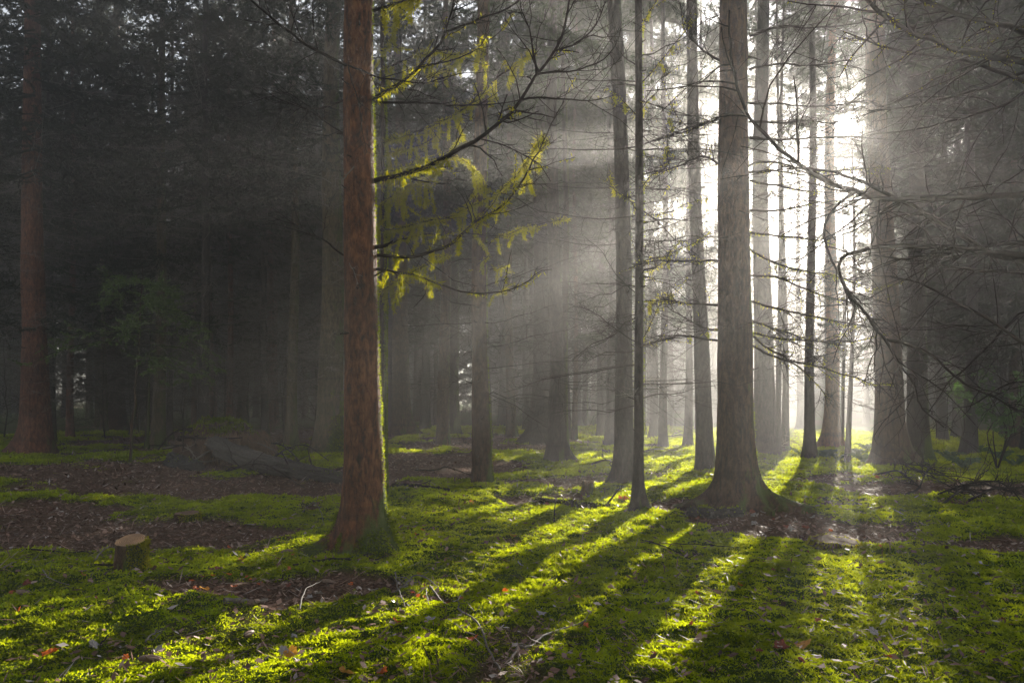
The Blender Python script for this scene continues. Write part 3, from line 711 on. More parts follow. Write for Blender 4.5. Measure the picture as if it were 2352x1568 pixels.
for i, (px, Y, cr, lb) in enumerate(((1120, 27, 'dense', 'added dim spruce with a low dense crown behind the moss-striped spruce'), (1210, 31, 'dense', 'added dim spruce with dense crown behind the dark wide-footed spruce'),
        (1300, 26.5, 'dense', 'added dim spruce with dense crown straight behind the light-shafted hazy spruce'), (1385, 30, 'dense', 'added dim spruce with dense crown left of the dim straight trunk'),
        (1495, 34, 'dense', 'added tall dim spruce with a dense crown above the small faded trunk in bright haze'), 
        (1540, 35, 'bough', 'added hazy spruce with drooping boughs, right of the small faded trunk'), (1472, 27, 'bough', 'added hazy spruce with drooping boughs, hidden behind the slender dark spruce'),
        (1502, 26.5, 'bough', 'added hazy spruce with drooping boughs, just left of the small faded trunk'), (1604, 30, 'bough', 'added hazy spruce with drooping boughs, overlapped by the tall grey trunk'), (1642, 38, 'bough', 'added hazy spruce with drooping boughs, just right of the tall grey trunk'), (1738, 29, 'roof', 'added hazy spruce with its crown far up, just left of the wide pale trunk'),
        (1838, 34, 'roof', 'added hazy spruce with crown far up, just left of the grey trunk below the sun'), (1905, 30, 'roof', 'added hazy spruce with its crown above the sun, behind the warm trunk'), (1990, 38, 'roof', 'added hazy spruce with its crown above the sun, left of the thick dark spruce'),
        (2095, 30, 'dense', 'added dense dark spruce to the right of the sun'), (2224, 18.2, 'wall', 'added dim spruce with low dark crown right of the dark green-footed trunk'), (2165, 24, 'wall', 'added dim dark-crowned spruce farther behind the dark green-footed trunk'),
        (2360, 19, 'wall', 'added dark low-crowned spruce behind the hanging branches at the right edge'), (2310, 25.5, 'wall', 'added dark low-crowned spruce deep behind the brush heap'), (2200, 25, 'dense', 'added dense dark spruce beyond the dark green-footed trunk'), (2420, 22, 'dense', 'added dense dark spruce behind the brush at the right edge'))):
    tree('s%d' % i, px, 0, .28 / Y * FPX, lb, px + rg.uniform(-8, 8), 'bark_grey', crown=cr, dead='low', S=12, Y=Y, seed=700 + i, group='spruces added to block the sun', flare=.5)  # added trees: their crowns block sun to shape shafts and dark areas
    placed.append(TREES['s%d' % i][1][:2])
fill(3, (1390, 1480), (30, 48), 'tall pale trunk in the haze between the slender spruce and the tall grey trunk', 'tall pale trunks left of the glow', (.2, .34), 'high', 'low', ['bark_grey'], 1.8)
fill(16, (2250, 2900), (17, 40), 'dim trunk behind the hanging branches on the right', 'dim trunks behind the right branches', (.2, .4), ['low', 'mid', 'mid'], 'full', ['bark_dark', 'bark_brown'], 1.6)
fill(34, (1420, 2000), (62, 90), 'pale spruce of the treeline across the bright clearing', 'pale treeline across the clearing', (.2, .35), 'edge', None, ['bark_grey'], 2.0, H=15.)
fill(44, (1990, 2900), (38, 90), 'dark spruce of the wood closing the view on the right', 'spruces closing the view on the right', (.25, .4), 'edge', None, ['bark_dark'], 2.2, H=19.)
fill(60, (-500, 1400), (52, 78), 'dark spruce of the far thicket closing the view', 'spruces of the far thicket', (.25, .45), 'edge', None, ['bark_dark'], 2.2)

# ------------------------------------------------------------------ traced limbs of the large red-barked spruce
YM = TREES['main'][1][1]
def c2(*q): return [K2(*p) for p in q]
def c3(*q): return [K3(*p) for p in q]
def c5(*q): return [K5(*p) for p in q]
def c6(*q): return [K6(*p) for p in q]
T9 = (9, .15, .8)
branch('main', c2((250, 650), (300, 630), (450, 540), (580, 440), (680, 320), (750, 200), (790, 80), (820, -20)), YM, YM - .5, .020, .007, 1, tw=T9, moss=120, mhi=.45)
branch('main', c2((745, 210), (880, 160), (1000, 110), (1100, 80), (1200, 30), (1260, -20)), YM - .4, YM - .6, .010, .005, 2, tw=T9)
branch('main', c2((590, 432), (760, 390), (900, 340), (960, 300), (1040, 200)), YM - .25, YM - .1, .008, .003, 3, tw=T9, moss=80)
branch('main', c2((260, 648), (450, 655), (700, 660), (850, 672), (1050, 665), (1230, 635)), YM, YM + .5, .012, .004, 4, tw=T9)
branch('main', c2((250, 1165), (310, 1150), (480, 1110), (700, 1030), (900, 920), (1080, 800), (1230, 640), (1340, 470), (1460, 310), (1520, 150), (1545, -20)), YM, YM - .9, .024, .008, 5, tw=T9, moss=160, mhi=.4, tass=3, tl=.12)
branch('main', c2((1340, 470), (1560, 450), (1700, 410), (1800, 350), (1850, 280), (1870, 180)), YM - .7, YM - .6, .009, .003, 6, tw=T9)
branch('main', c2((1342, 468), (1310, 300), (1270, 130), (1230, 40), (1235, -20)), YM - .7, YM - .9, .008, .004, 7, tw=T9)
branch('main', c2((1230, 632), (1420, 625), (1600, 645), (1750, 640), (1850, 600)), YM - .6, YM - .3, .009, .003, 8, tw=T9)
branch('main', c2((1455, 320), (1620, 260), (1720, 150), (1780, 0)), YM - .8, YM - 1.0, .008, .004, 9, tw=T9)
branch('main', c2((975, 888), (1100, 920), (1250, 980), (1350, 1040), (1420, 1160)), YM - .45, YM - .2, .007, .003, 10, tw=T9)
branch('main', c5((250, 62), (320, 60), (480, 70), (620, 50), (780, -10), (930, -140), (1080, -230), (1200, -350), (1290, -510), (1380, -670), (1500, -920)), YM, YM + .9, .017, .005, 11, tw=T9, moss=200, mhi=.55, tass=6, tl=.14)
branch('main', c5((250, 150), (320, 145), (480, 175), (600, 200), (740, 250), (870, 295), (1030, 295), (1170, 285), (1280, 220), (1340, 170), (1430, 150)), YM, YM - .6, .013, .004, 12, tw=(7, .1, .5), moss=160, mhi=.4, tass=3, tl=.2)
branch('main', c2((135, 425), (0, 360), (-160, 270), (-320, 150), (-470, 20), (-560, -60)), YM - .1, YM - .6, .014, .008, 13, tw=(8, .2, .9))
branch('main', c2((130, 420), (330, 490), (500, 525), (640, 525), (780, 485), (1000, 460)), YM - .16, YM - .3, .009, .003, 14, tw=T9)
branch('main', c2((130, 430), (180, 600), (220, 830), (250, 970)), YM - .2, YM - .3, .006, .003, 15, tw=(7, .1, .4))
branch('main', c2((270, 70), (400, 30), (490, 0), (620, -60)), YM, YM - .2, .016, .008, 16, tw=T9, moss=260, tass=8, tl=.2)
branch('main', c2((110, 640), (-60, 700), (-250, 660), (-420, 560)), YM, YM - .3, .010, .003, 17, tw=T9)
branch('main', c5((100, 60), (-30, -30), (-180, -120), (-330, -170)), YM, YM + .4, .009, .003, 18, tw=T9)
branch('main', c5((140, 110), (170, 180), (190, 240)), YM - .22, YM - .3, .004, .002, 19, tw=(6, .05, .2), mat='twig_pale')
branch('main', c2((170, 1060), (110, 1130), (60, 1230), (0, 1330)), YM - .2, YM - .35, .006, .003, 20, tw=(7, .05, .25), mat='twig_pale')
branch('main', c2((120, 860), (0, 790), (-150, 690), (-260, 640)), YM, YM - .2, .008, .003, 21, tw=T9)
# mossy limbs of the thin trunk behind it
YB = TREES['behind'][1][1]
MT = (7, .15, .6)
branch('behind', c2((345, 912), (480, 870), (650, 810), (800, 740), (950, 630), (1080, 500), (1220, 400), (1320, 320)), YB, YB - 1.0, .020, .008, 31, tw=MT, moss=700, tass=25, tl=.3, hang=.055)
branch('behind', c2((345, 440), (500, 380), (650, 330), (840, 350), (950, 320), (1100, 200), (1180, 90)), YB, YB - .8, .016, .006, 32, tw=MT, moss=560, tass=18, tl=.28, hang=.05)
branch('behind', c2((345, 1310), (480, 1200), (640, 1130), (720, 1090)), YB, YB - .6, .014, .006, 33, tw=MT, moss=700, tass=25, tl=.42, hang=.05)
branch('behind', c2((335, 1470), (500, 1450), (640, 1410), (790, 1380), (900, 1320), (1100, 1220), (1250, 1060), (1370, 870)), YB, YB - 1.2, .018, .006, 34, tw=MT, moss=700, tass=28, tl=.34, hang=.055)
branch('behind', c2((340, 1110), (520, 1060), (720, 1010), (850, 1010), (980, 1130), (1000, 1240)), YB, YB - .5, .013, .005, 35, tw=MT, moss=560, tass=15, tl=.3, hang=.05)
branch('behind', c5((330, 300), (430, 230), (540, 170), (650, 110), (760, 60)), YB, YB - .5, .013, .005, 36, tw=MT, moss=560, tass=15, tl=.3, hang=.06)
branch('behind', c2((330, 370), (400, 280), (430, 180), (450, 60), (520, -10)), YB, YB - .3, .012, .006, 37, tw=MT, moss=560, tass=12, tl=.2, hang=.05)
branch('behind', c2((345, 990), (430, 970), (600, 920), (700, 850), (720, 740)), YB, YB - .4, .011, .005, 38, tw=MT, moss=560, tass=12, tl=.25, hang=.06)
branch('behind', c5((330, 20), (420, -20), (600, -70), (850, -60), (1100, -60), (1300, -130), (1540, -170)), YB, YB + 1.0, .013, .004, 39, tw=MT, moss=260, tass=8, tl=.2, hang=.06)
branch('behind', c2((640, 480), (760, 440), (860, 380)), YB - .4, YB - .6, .008, .004, 40, tw=MT, moss=560, tass=6, tl=.16)

# limbs of the slender spruce
YS = TREES['slim'][1][1]
for i, (q, y1, mo) in enumerate((
        (c2((1980, 1120), (2150, 1080), (2352, 1030), (2500, 1000)), -.6, 0), (c2((1985, 930), (2150, 870), (2352, 800), (2500, 740), (2650, 640)), -.4, 0),
        (c5((1990, 110), (2150, 60), (2300, 0), (2450, -90)), -.3, 90), (c5((1990, 360), (2150, 350), (2352, 370), (2500, 370)), .3, 60),
        (c5((1995, 635), (2150, 600), (2352, 570), (2500, 520)), -.4, 30), (c5((1970, 615), (1850, 540), (1700, 430), (1600, 380)), -.2, 0),
        (c2((1975, 560), (2100, 420), (2230, 260), (2352, 120)), -.4, 40), (c2((1975, 420), (1860, 330), (1740, 160), (1700, 0)), -.3, 0),
        (c2((1975, 740), (1880, 640), (1790, 560)), -.2, 60), (c2((1985, 730), (2050, 640), (2120, 560), (2160, 420)), -.3, 90),
        (c2((1985, 1240), (2060, 1120), (2160, 1060), (2170, 800), (2220, 600)), -.5, 60), (c2((1965, 1300), (1850, 1230), (1780, 1120)), .2, 60),
        (c5((1985, 180), (2100, 140), (2200, 20), (2280, -60)), -.2, 140), (c5((1965, 300), (1850, 200), (1750, 40), (1640, -60)), -.2, 0),
        (c5((1985, 640), (2060, 500), (2120, 380), (2240, 250)), .3, 30), (c2((1985, 1380), (2150, 1360), (2300, 1300), (2450, 1260)), .5, 50),
        (c2((1985, 200), (2060, 60), (2120, -20)), -.2, 60))):
    branch('slim', q, YS, YS + y1, .009 if i < 8 else .007, .003, 300 + i, tw=(11, .12, .6), tw2=3, moss=mo, tass=2 if mo else 0, tl=.12)
# pale lichened twigs by the slender trunk
branch('slim', c5((1985, 900), (1940, 960), (1880, 930)), YS - .05, YS - .3, .004, .002, 330, 'twig_pale', tw=(22, .05, .25), tw2=3)
branch('slim', c5((1995, 860), (2080, 850), (2150, 900), (2180, 950)), YS, YS - .3, .004, .002, 331, 'twig_pale', tw=(22, .05, .25), tw2=3)
# limbs of the moss-striped spruce
YL = TREES['mossline'][1][1]
for i, (q, y1) in enumerate(((c5((1040, 150), (1100, 140), (1160, 120)), -.2), (c5((1040, 320), (1110, 290), (1180, 230)), -.2), (c2((1030, 1560), (1100, 1500), (1230, 1480), (1400, 1430)), -.6),
                             (c5((1030, 60), (960, 120), (900, 160)), -.3))):
    branch('mossline', q, YL, YL + y1, .008, .003, 350 + i, tw=(8, .1, .5), moss=220, tass=2, tl=.2)

# limbs of the broad spruce by the sun
YR = TREES['big'][1][1]
big_limbs = [(c6((600, 190), (760, 200), (950, 270), (1150, 340), (1350, 370), (1500, 390)), -.6, 120), (c6((600, 470), (800, 540), (1000, 600), (1200, 640)), .5, 60),
    (c6((610, 555), (850, 600), (1050, 605), (1300, 610), (1450, 590)), -.3, 140), (c6((600, 630), (800, 720), (1000, 760), (1200, 820), (1400, 880), (1530, 880)), -.9, 140),
    (c6((600, 350), (780, 400), (960, 440), (1150, 480), (1400, 520), (1600, 540)), -.7, 110), (c6((600, 20), (760, 110), (950, 160), (1150, 190), (1400, 300)), .3, 100),
    (c3((590, 1060), (700, 1030), (850, 1060), (1050, 1090), (1300, 1080), (1500, 1070)), -.4, 60), (c3((590, 1100), (750, 1090), (950, 1120), (1100, 1150)), .4, 30),
    (c3((600, 1150), (700, 1170), (850, 1200), (1000, 1220), (1250, 1230)), -.3, 40), (c3((600, 1340), (800, 1340), (1000, 1300), (1200, 1270), (1350, 1200)), -.5, 40),
    (c3((600, 1480), (750, 1500), (950, 1520), (1150, 1560)), -.4, 90), (c3((600, 780), (800, 780), (1000, 770), (1200, 800)), .4, 0), (c3((600, 660), (800, 660), (1050, 680), (1350, 640)), -.4, 0),
    (c3((600, 880), (800, 890), (1000, 880), (1300, 880), (1600, 900)), -.3, 0), (c3((600, 440), (800, 410), (1000, 420), (1250, 380)), -.3, 0), (c3((600, 230), (800, 170), (1000, 180), (1300, 150)), -.2, 0),
    (c6((420, 380), (250, 370), (100, 355), (-60, 350)), -.4, 60), (c6((420, 100), (200, 95), (0, 100), (-150, 120)), -.5, 60), (c6((420, 540), (300, 520), (160, 440), (60, 380)), -.3, 0),
    (c6((420, 610), (280, 590), (150, 570), (0, 610)), .3, 0), (c3((430, 1060), (300, 1000), (150, 1060), (0, 1110)), -.4, 60), (c3((440, 740), (300, 800), (150, 850), (0, 900)), -.5, 30),
    (c3((440, 400), (330, 340), (200, 220), (150, 0)), -.3, 0), (c6((600, 560), (700, 640), (840, 720), (1000, 850), (1100, 980)), -.5, 60)]
for i, (q, y1, mo) in enumerate(big_limbs):
    branch('big', q, YR, YR + y1, .017, .005, 400 + i, tw=(14, .2, .9), tw2=4, tw3=1, moss=mo, tass=0, hang=.03)

# dark limbs reaching in from the spruce at the right
off = [(c3((2600, 470), (2352, 400), (2200, 370), (2000, 340), (1800, 270), (1600, 190), (1450, 90), (1330, -30)), 5.6, 5.0, .030, .012),
       (c3((2600, 300), (2352, 210), (2150, 150), (1950, 90), (1750, 10), (1650, -60)), 5.8, 5.2, .026, .012),
       (c3((2600, 620), (2352, 520), (2150, 440), (1950, 380), (1750, 350), (1550, 320), (1350, 260), (1200, 200)), 6.0, 6.6, .020, .006),
       (c3((2600, 400), (2352, 460), (2150, 540), (1950, 600), (1750, 650), (1550, 690), (1350, 710)), 6.2, 6.8, .018, .005),
       (c3((2600, 460), (2352, 590), (2200, 680), (2000, 740), (1800, 790), (1600, 830), (1350, 870)), 6.3, 7.4, .018, .005),
       (c3((2700, 1230), (2352, 1240), (2200, 1255), (2000, 1260), (1750, 1255), (1550, 1285), (1400, 1270), (1230, 1210), (1050, 1130), (850, 990), (700, 860), (590, 730), (520, 550), (480, 300), (470, 60)), 5.4, 5.0, .025, .006),
       (c3((2500, 1700), (2250, 1650), (2050, 1560), (1850, 1430), (1600, 1300), (1400, 1200), (1180, 1110), (1000, 1080), (800, 1060)), 5.8, 5.4, .026, .006),
       (c6((2600, 90), (2352, 60), (2000, 20), (1600, 0), (1300, 30), (1190, 80), (1170, 180), (1260, 330), (1350, 450), (1450, 570), (1550, 750), (1650, 900), (1700, 1020), (1830, 1150)), 5.2, 5.8, .020, .005),
       (c6((2600, 40), (2352, -20), (2100, 0), (1900, 40), (1600, 80), (1400, 60)), 5.9, 5.4, .022, .006),
       (c6((2600, 260), (2352, 180), (2100, 160), (1900, 130), (1650, 90)), 5.6, 5.6, .018, .005),
       (c6((2600, 700), (2352, 620), (2150, 480), (1900, 350), (1700, 240), (1500, 200)), 5.8, 6.2, .018, .005),
       (c6((2600, 420), (2352, 430), (2200, 560), (2050, 720), (1850, 900), (1750, 1060)), 6.2, 7.0, .016, .004),
       (c6((1480, 600), (1650, 640), (1800, 720), (1950, 860), (2150, 960), (2352, 1060), (2500, 1100)), 6.4, 7.0, .014, .006),
       (c3((1290, 1210), (1150, 1330), (1080, 1430), (1090, 1560), (1150, 1700), (1200, 1830), (1250, 1920)), 5.2, 5.3, .012, .006),
       (c6((2600, 900), (2352, 860), (2200, 900), (2050, 1000), (1900, 1040)), 6.6, 7.4, .012, .004)]
for i, (q, y0, y1, a, b) in enumerate(off):
    branch('off_right', q, y0, y1, a, b, 500 + i, tw=(9, .2, 1.1), tw2=3, tw3=0, updn=-.08, moss=60 if i in (0, 1, 2) else 0, hang=.02, S=8)

# ------------------------------------------------------------------ smaller things on the forest floor
def young_spruce(px, py, ztop, zb, Lm, nb, label, seed, px2=None, r=.03):
    X, Y = P(px, py); z = float(gcoarse(X, Y)); rg = np.random.default_rng(seed)
    root = empty('young_spruce', (X, Y, z), label, 'young spruce')
    path = np.stack([np.linspace(0, ((px2 or px) - px) / FPX * Y, 14), np.zeros(14), np.linspace(-.1, ztop, 14)], 1); path[1:] += rg.normal(0, .012, (13, 3))
    mk('trunk', [tubes(path[None], np.linspace(r, .006, 14)[None], 9)], M['bark_brown'], root)
    u = np.sort(rg.random(nb)); zz = zb + (ztop - zb) * u; az = rg.random(nb) * 6.283; L = Lm * (1.05 - .8 * u) * (.6 + .6 * rg.random(nb))
    s = np.linspace(0, 1, 9); rad = L[:, None] * s
    q = np.stack([np.cos(az)[:, None] * rad, np.sin(az)[:, None] * rad, zz[:, None] + rad * .12 - .38 * L[:, None] * s ** 2.4], -1); q[:, :, 0] += np.interp(zz, path[:, 2], path[:, 0])[:, None]
    q[:, 1:] += rg.normal(0, .015, q[:, 1:].shape)
    rr = np.outer(.004 + .004 * L, 1 - .75 * s)
    t1, r1 = twigs(q, rr, 14, (.25, .75), rg, .15, 1.0, -.12, .18, .12, 6, .003)
    parts = [tubes(q, rr, 4), tubes(t1, r1, 3)]
    mk('branch', parts, M['twig'], root)
    out = []
    for pp, k in ((q, 50), (t1, 26)):
        n, qn, _ = pp.shape; x = (.1 + .9 * rg.random((n, k))) * (qn - 1); i = np.clip(x.astype(int), 0, qn - 2); f = (x - i)[..., None]; nn = np.arange(n)[:, None]
        a, b = pp[nn, i], pp[nn, i + 1]; p = (a + (b - a) * f).reshape(-1, 3); t = (b - a).reshape(-1, 3); t /= np.linalg.norm(t, axis=1, keepdims=True) + 1e-9
        d = t * .8 + rg.normal(0, .5, t.shape) * np.array([1, 1, .5]); d[:, 2] -= .1
        out.append(leaflets(p, d, .05 + .05 * rg.random(len(p)), .009 + .005 * rg.random(len(p)), rg))
    tag(mk('foliage', out, M['needle_green'], root, smooth=False, attrs={'tint': rg.random(sum(len(o[0]) for o in out))}), kind='stuff')
    return root
young_spruce(298, 1060, 4.45, 1.9, 2.7, 24, 'young green spruce with layered drooping sprays beside the dark left trunk', 3, 330, .035)
tree('left_j', 337, 1032, 9, 'thin mossy sapling stem just right of the young green spruce stem', 345, 'bark_mossy', H=4, crown=None, dead=None, flare=.2, bend=.03, S=10)

def blob(name, rx, ry, rz, amp, seed, mat, parent, nu=48, nv=26, freq=2.4):
    u = np.linspace(0, 2 * PI, nu, endpoint=False); v = np.linspace(0.03, PI * .62, nv)
    V, W = np.meshgrid(v, u, indexing='ij')
    d = np.stack([np.sin(V) * np.cos(W), np.sin(V) * np.sin(W), np.cos(V)], -1)
    n = noise3(d[..., 0] * freq + seed, d[..., 1] * freq, d[..., 2] * freq, seed) - .5 + .5 * (noise3(d[..., 0] * freq * 3, d[..., 1] * freq * 3 + seed, d[..., 2] * freq * 3, seed + 1) - .5)
    q = d * (1 + amp * n)[..., None] * np.array([rx, ry, rz])
    a = np.arange(nv - 1)[:, None] * nu + np.arange(nu)[None]; b = np.arange(nv - 1)[:, None] * nu + (np.arange(nu)[None] + 1) % nu
    f = np.stack([a, a + nu, b + nu, b], -1).reshape(-1, 4)
    cap = np.concatenate([q.reshape(-1, 3), q[0].mean(0)[None]]); tri = np.stack([np.full(nu, len(cap) - 1), np.arange(nu), (np.arange(nu) + 1) % nu], 1)
    o = mk(name, [(cap, f), (np.zeros((0, 3)), np.zeros((0, 4), int))], M[mat], parent)
    bm_add = tri
    import bmesh
    bm = bmesh.new(); bm.from_mesh(o.data); bm.verts.ensure_lookup_table()
    for t in bm_add: bm.faces.new([bm.verts[int(k)] for k in t]).smooth = True
    bm.to_mesh(o.data); bm.free()
    return o, q

def moss_tufts(pts, nrm, ln, parent, rg, mat='moss'):
    d = nrm + rg.normal(0, .5, nrm.shape)
    L = ln * (.4 + rg.random(len(pts)))
    return tag(mk('moss', [leaflets(pts, d, L, L * .22, rg)], M[mat], parent, smooth=False), kind='stuff')

# upturned root mound and the splintered log lying from it
X, Y = P(512, 1050); zz = float(gcoarse(X, Y))
rg_ = np.random.default_rng(77)
root = empty('root_mound', (X, Y, zz), 'upturned root mound with a mossy top and hanging root fibres', 'root mound')
o, q = blob('earth', 1.05, .7, .75, .5, 7, 'earth', root)
sel = rg_.integers(0, 12, 5000), rg_.integers(0, 48, 5000)
moss_tufts(q[sel] + rg_.normal(0, .02, (5000, 3)), np.tile([[0, 0, 1.]], (5000, 1)), .06, root, rg_)
a = rg_.uniform(-1.7, .6, 520); st = np.stack([.78 * np.cos(a), .58 * np.sin(a), .55 - .12 * rg_.random(520)], 1) * (.9 + .25 * rg_.random((520, 1)))
u = np.linspace(0, 1, 6); L = .35 + .4 * rg_.random(520)
fp = st[:, None] + np.stack([np.cos(a)[:, None] * u * .35, np.sin(a)[:, None] * u * .35, -L[:, None] * u ** 1.3], -1); fp[:, 1:] += rg_.normal(0, .015, fp[:, 1:].shape)
mk('root_fibres', [tubes(fp, np.full((520, 6), .006), 3)], M['straw'], root)['kind'] = 'stuff'
rp = [smoothpath([(0, 0, .3), (rg_.uniform(-.8, .8), -.5, rg_.uniform(.3, .7)), (rg_.uniform(-1.5, 1.2), -.8, rg_.uniform(.1, .5))], 12, .02, rg_) for _ in range(9)]
for p_ in rp: mk('root', [tubes(p_[None], np.linspace(.045, .012, 12)[None], 6)], M['limb'], root)

def log_mesh(name, path, r0, r1, seed, mat, parent=None, S=72, n=90, split=.35):
    rg = np.random.default_rng(seed); p = smoothpath(path, n, .008, rg); rad = np.linspace(r0, r1, n)
    v, f = tubes(p[None], rad[None], S); v = v.reshape(n, S, 3)
    a = np.arange(S) * 6.283 / S
    g = noise3(np.cos(a)[None] * 3.5 + seed, np.sin(a)[None] * 3.5, np.arange(n)[:, None] * .04, seed) - .5
    g2 = 1.6 * (noise3(np.cos(a)[None] * 8 + seed, np.sin(a)[None] * 8, np.arange(n)[:, None] * .10, seed + 3) - .5) + .7 * (noise3(np.cos(a)[None] * 18, np.sin(a)[None] * 18, np.arange(n)[:, None] * .25, seed + 4) - .5)
    v = p[:, None] + (v - p[:, None]) * (1 + split * g + split * .6 * g2)[..., None]
    caps = [(np.concatenate([v[e], v[e].mean(0)[None]]), np.stack([np.full(S, S), np.arange(S), (np.arange(S) + 1) % S], 1)) for e in (0, -1)]
    return mk(name, [(v.reshape(-1, 3), f)], M[mat], parent), caps, p, rad
def log(name, pix, r0, r1, seed, mat, label, cat, moss=0, lift=.0, split=.35, stubs=0, strands=0):
    g = [P(*q) for q in pix]; x0, y0 = g[0]; z0 = float(gcoarse(x0, y0))
    root = empty(name, (x0, y0, z0), label, cat)
    rr = np.linspace(r0, r1, len(g))
    path = [(x - x0, y - y0, float(gcoarse(x, y)) - z0 + r * .7 + lift * (1 - i / max(1, len(g) - 1))) for i, ((x, y), r) in enumerate(zip(g, rr))]
    o, caps, p, rad = log_mesh('trunk', path, r0, r1, seed, mat, root, split=split)
    if strands:
        g = np.random.default_rng(seed + 4); tb = []
        for k in range(strands):
            a = g.uniform(-.6, 3.7); i0 = int(g.uniform(0, .55) * len(p)); i1 = min(len(p) - 1, i0 + int(g.uniform(.25, .6) * len(p))); q = p[i0:i1 + 1]
            t = np.gradient(q, axis=0); t /= np.linalg.norm(t, axis=1, keepdims=True); sd = np.cross(t, [0, 0, 1.]); up = np.cross(sd, t)
            off = sd * math.cos(a) + up * math.sin(a)
            q = q + off * (rad[i0:i1 + 1] * (1.0 + .12 * g.random()))[:, None] + g.normal(0, .012, q.shape).cumsum(0) * .25
            q[0] -= t[0] * g.uniform(0, .25); q = smoothpath(q[::4], 20)
            tb.append(tubes(q[None], (np.sin(np.linspace(.5, 3.0, 20)) * g.uniform(.018, .05))[None], 6))
        mk('splintered_wood', tb, M['wood'], root)['kind'] = 'stuff'
    for c in caps: mk('cut_end', [c], M['straw' if name != 'fallen_log' else 'wood'], root, smooth=False)
    rg = np.random.default_rng(seed + 9)
    if moss:
        i = rg.integers(0, len(p), moss); an = rg.normal(0, .7, moss)
        t = np.gradient(p, axis=0)[i]; t /= np.linalg.norm(t, axis=1, keepdims=True); sd = np.cross(t, [0, 0, 1.]); up = np.cross(sd, t)
        nn = sd * np.sin(an)[:, None] + up * np.cos(an)[:, None]
        moss_tufts(p[i] + nn * rad[i][:, None] * .95 + t * rg.normal(0, .04, (moss, 1)), nn, .035, root, rg)
    for k in range(stubs):
        j = int(rg.integers(4, len(p) - 4)); d = rg.normal(0, 1, 3); d[2] = abs(d[2]) * .6; d /= np.linalg.norm(d)
        mk('broken_branch', [tubes((p[j] + d[None] * np.linspace(0, .3 + .5 * rg.random(), 6)[:, None])[None], np.linspace(.022, .006, 6)[None], 6)], M['limb'], root)
    return root
log('fallen_log', ((488, 1062), (560, 1082), (660, 1098), (800, 1112)), .17, .10, 21, 'wood', 'dark splintered log fallen from the root mound toward the large red spruce', 'log', 500, .26, .9, 8, 70)
log('fallen_log', ((1225, 1163), (1300, 1166), (1400, 1172)), .075, .05, 22, 'limb', 'dark mossy log in the shade between the moss-striped and slender spruces', 'log', 700, 0, .3, 2)
log('fallen_log', ((1585, 1186), (1640, 1188), (1702, 1184)), .07, .06, 23, 'wood', 'short grey log lying before the roots of the broad spruce', 'log', 200, 0, .3, 1)
log('fallen_log', ((395, 1068), (420, 1075), (455, 1082)), .16, .12, 24, 'stone', 'dark rotten wood lump below the left end of the root mound', 'log', 200, 0, .5)
log('fallen_log', ((905, 1128), (960, 1131), (1030, 1136)), .07, .05, 25, 'limb', 'low dark rotting log right of the large red spruce foot', 'log', 60, 0, .3)

def stump(px, py, r, h, label, seed, cut='cutwood', moss=1200, slant=.0, side=(-1.2, .6), jag=0., lean=.05):
    X, Y = P(px, py); z = gz(X, Y) - .02; rg = np.random.default_rng(seed)
    root = empty('tree_stump', (X, Y, z), label, 'stump')
    S = 40; zs = np.concatenate([[-.1], np.linspace(0, h, 14)]); th = np.arange(S) * 2 * PI / S
    Zg, T = np.meshgrid(zs, th, indexing='ij')
    rr = r * (1 + .35 * np.exp(-np.maximum(Zg, 0) / .06)) * (1 + .07 * np.cos(3 * T + seed)) * (1 + .16 * (noise3(np.cos(T) * 3 + seed, np.sin(T) * 3, Zg * 9, seed) - .5) + .1 * (noise3(np.cos(T) * 9, np.sin(T) * 9 + seed, Zg * 20, seed) - .5))
    ztop = Zg + np.where(Zg > 0, Zg / h, 0) * (slant * np.cos(T) * r + lean * np.sin(T) * r + jag * h * (noise2(np.cos(T) * 2.5 + 9, np.sin(T) * 2.5 + seed, seed) - .5))
    V = np.stack([np.cos(T) * rr, np.sin(T) * rr, ztop], -1)
    n = len(zs); a = np.arange(n - 1)[:, None] * S + np.arange(S)[None]; b = np.arange(n - 1)[:, None] * S + (np.arange(S)[None] + 1) % S
    mk('bark', [(V.reshape(-1, 3), np.stack([a, b, b + S, a + S], -1).reshape(-1, 4))], M['bark_brown'], root)
    top = V[-1]; c = top.mean(0); rings = [c + (top - c) * k for k in (1., .8, .6, .4, .2)]
    vv = np.concatenate(rings); vv[S:, 2] += rg.normal(0, .002, len(vv) - S); f = []
    for k in range(4):
        f += [(k * S + i, k * S + (i + 1) % S, (k + 1) * S + (i + 1) % S, (k + 1) * S + i) for i in range(S)]
    mk('cut_face', [(vv, f), (np.concatenate([rings[-1], c[None]]), np.stack([np.full(S, S), np.arange(S), (np.arange(S) + 1) % S], 1))], M[cut], root)
    if moss:
        i = rg.integers(1, n, moss); j = ((rg.uniform(side[0], side[1], moss) % (2 * PI)) / (2 * PI) * S).astype(int) % S
        nn = np.stack([np.cos(th[j]), np.sin(th[j]), np.full(moss, -.1)], 1)
        moss_tufts(V[i, j] + rg.normal(0, .006, (moss, 3)), nn, .022, root, rg, 'moss_branch')
    return root
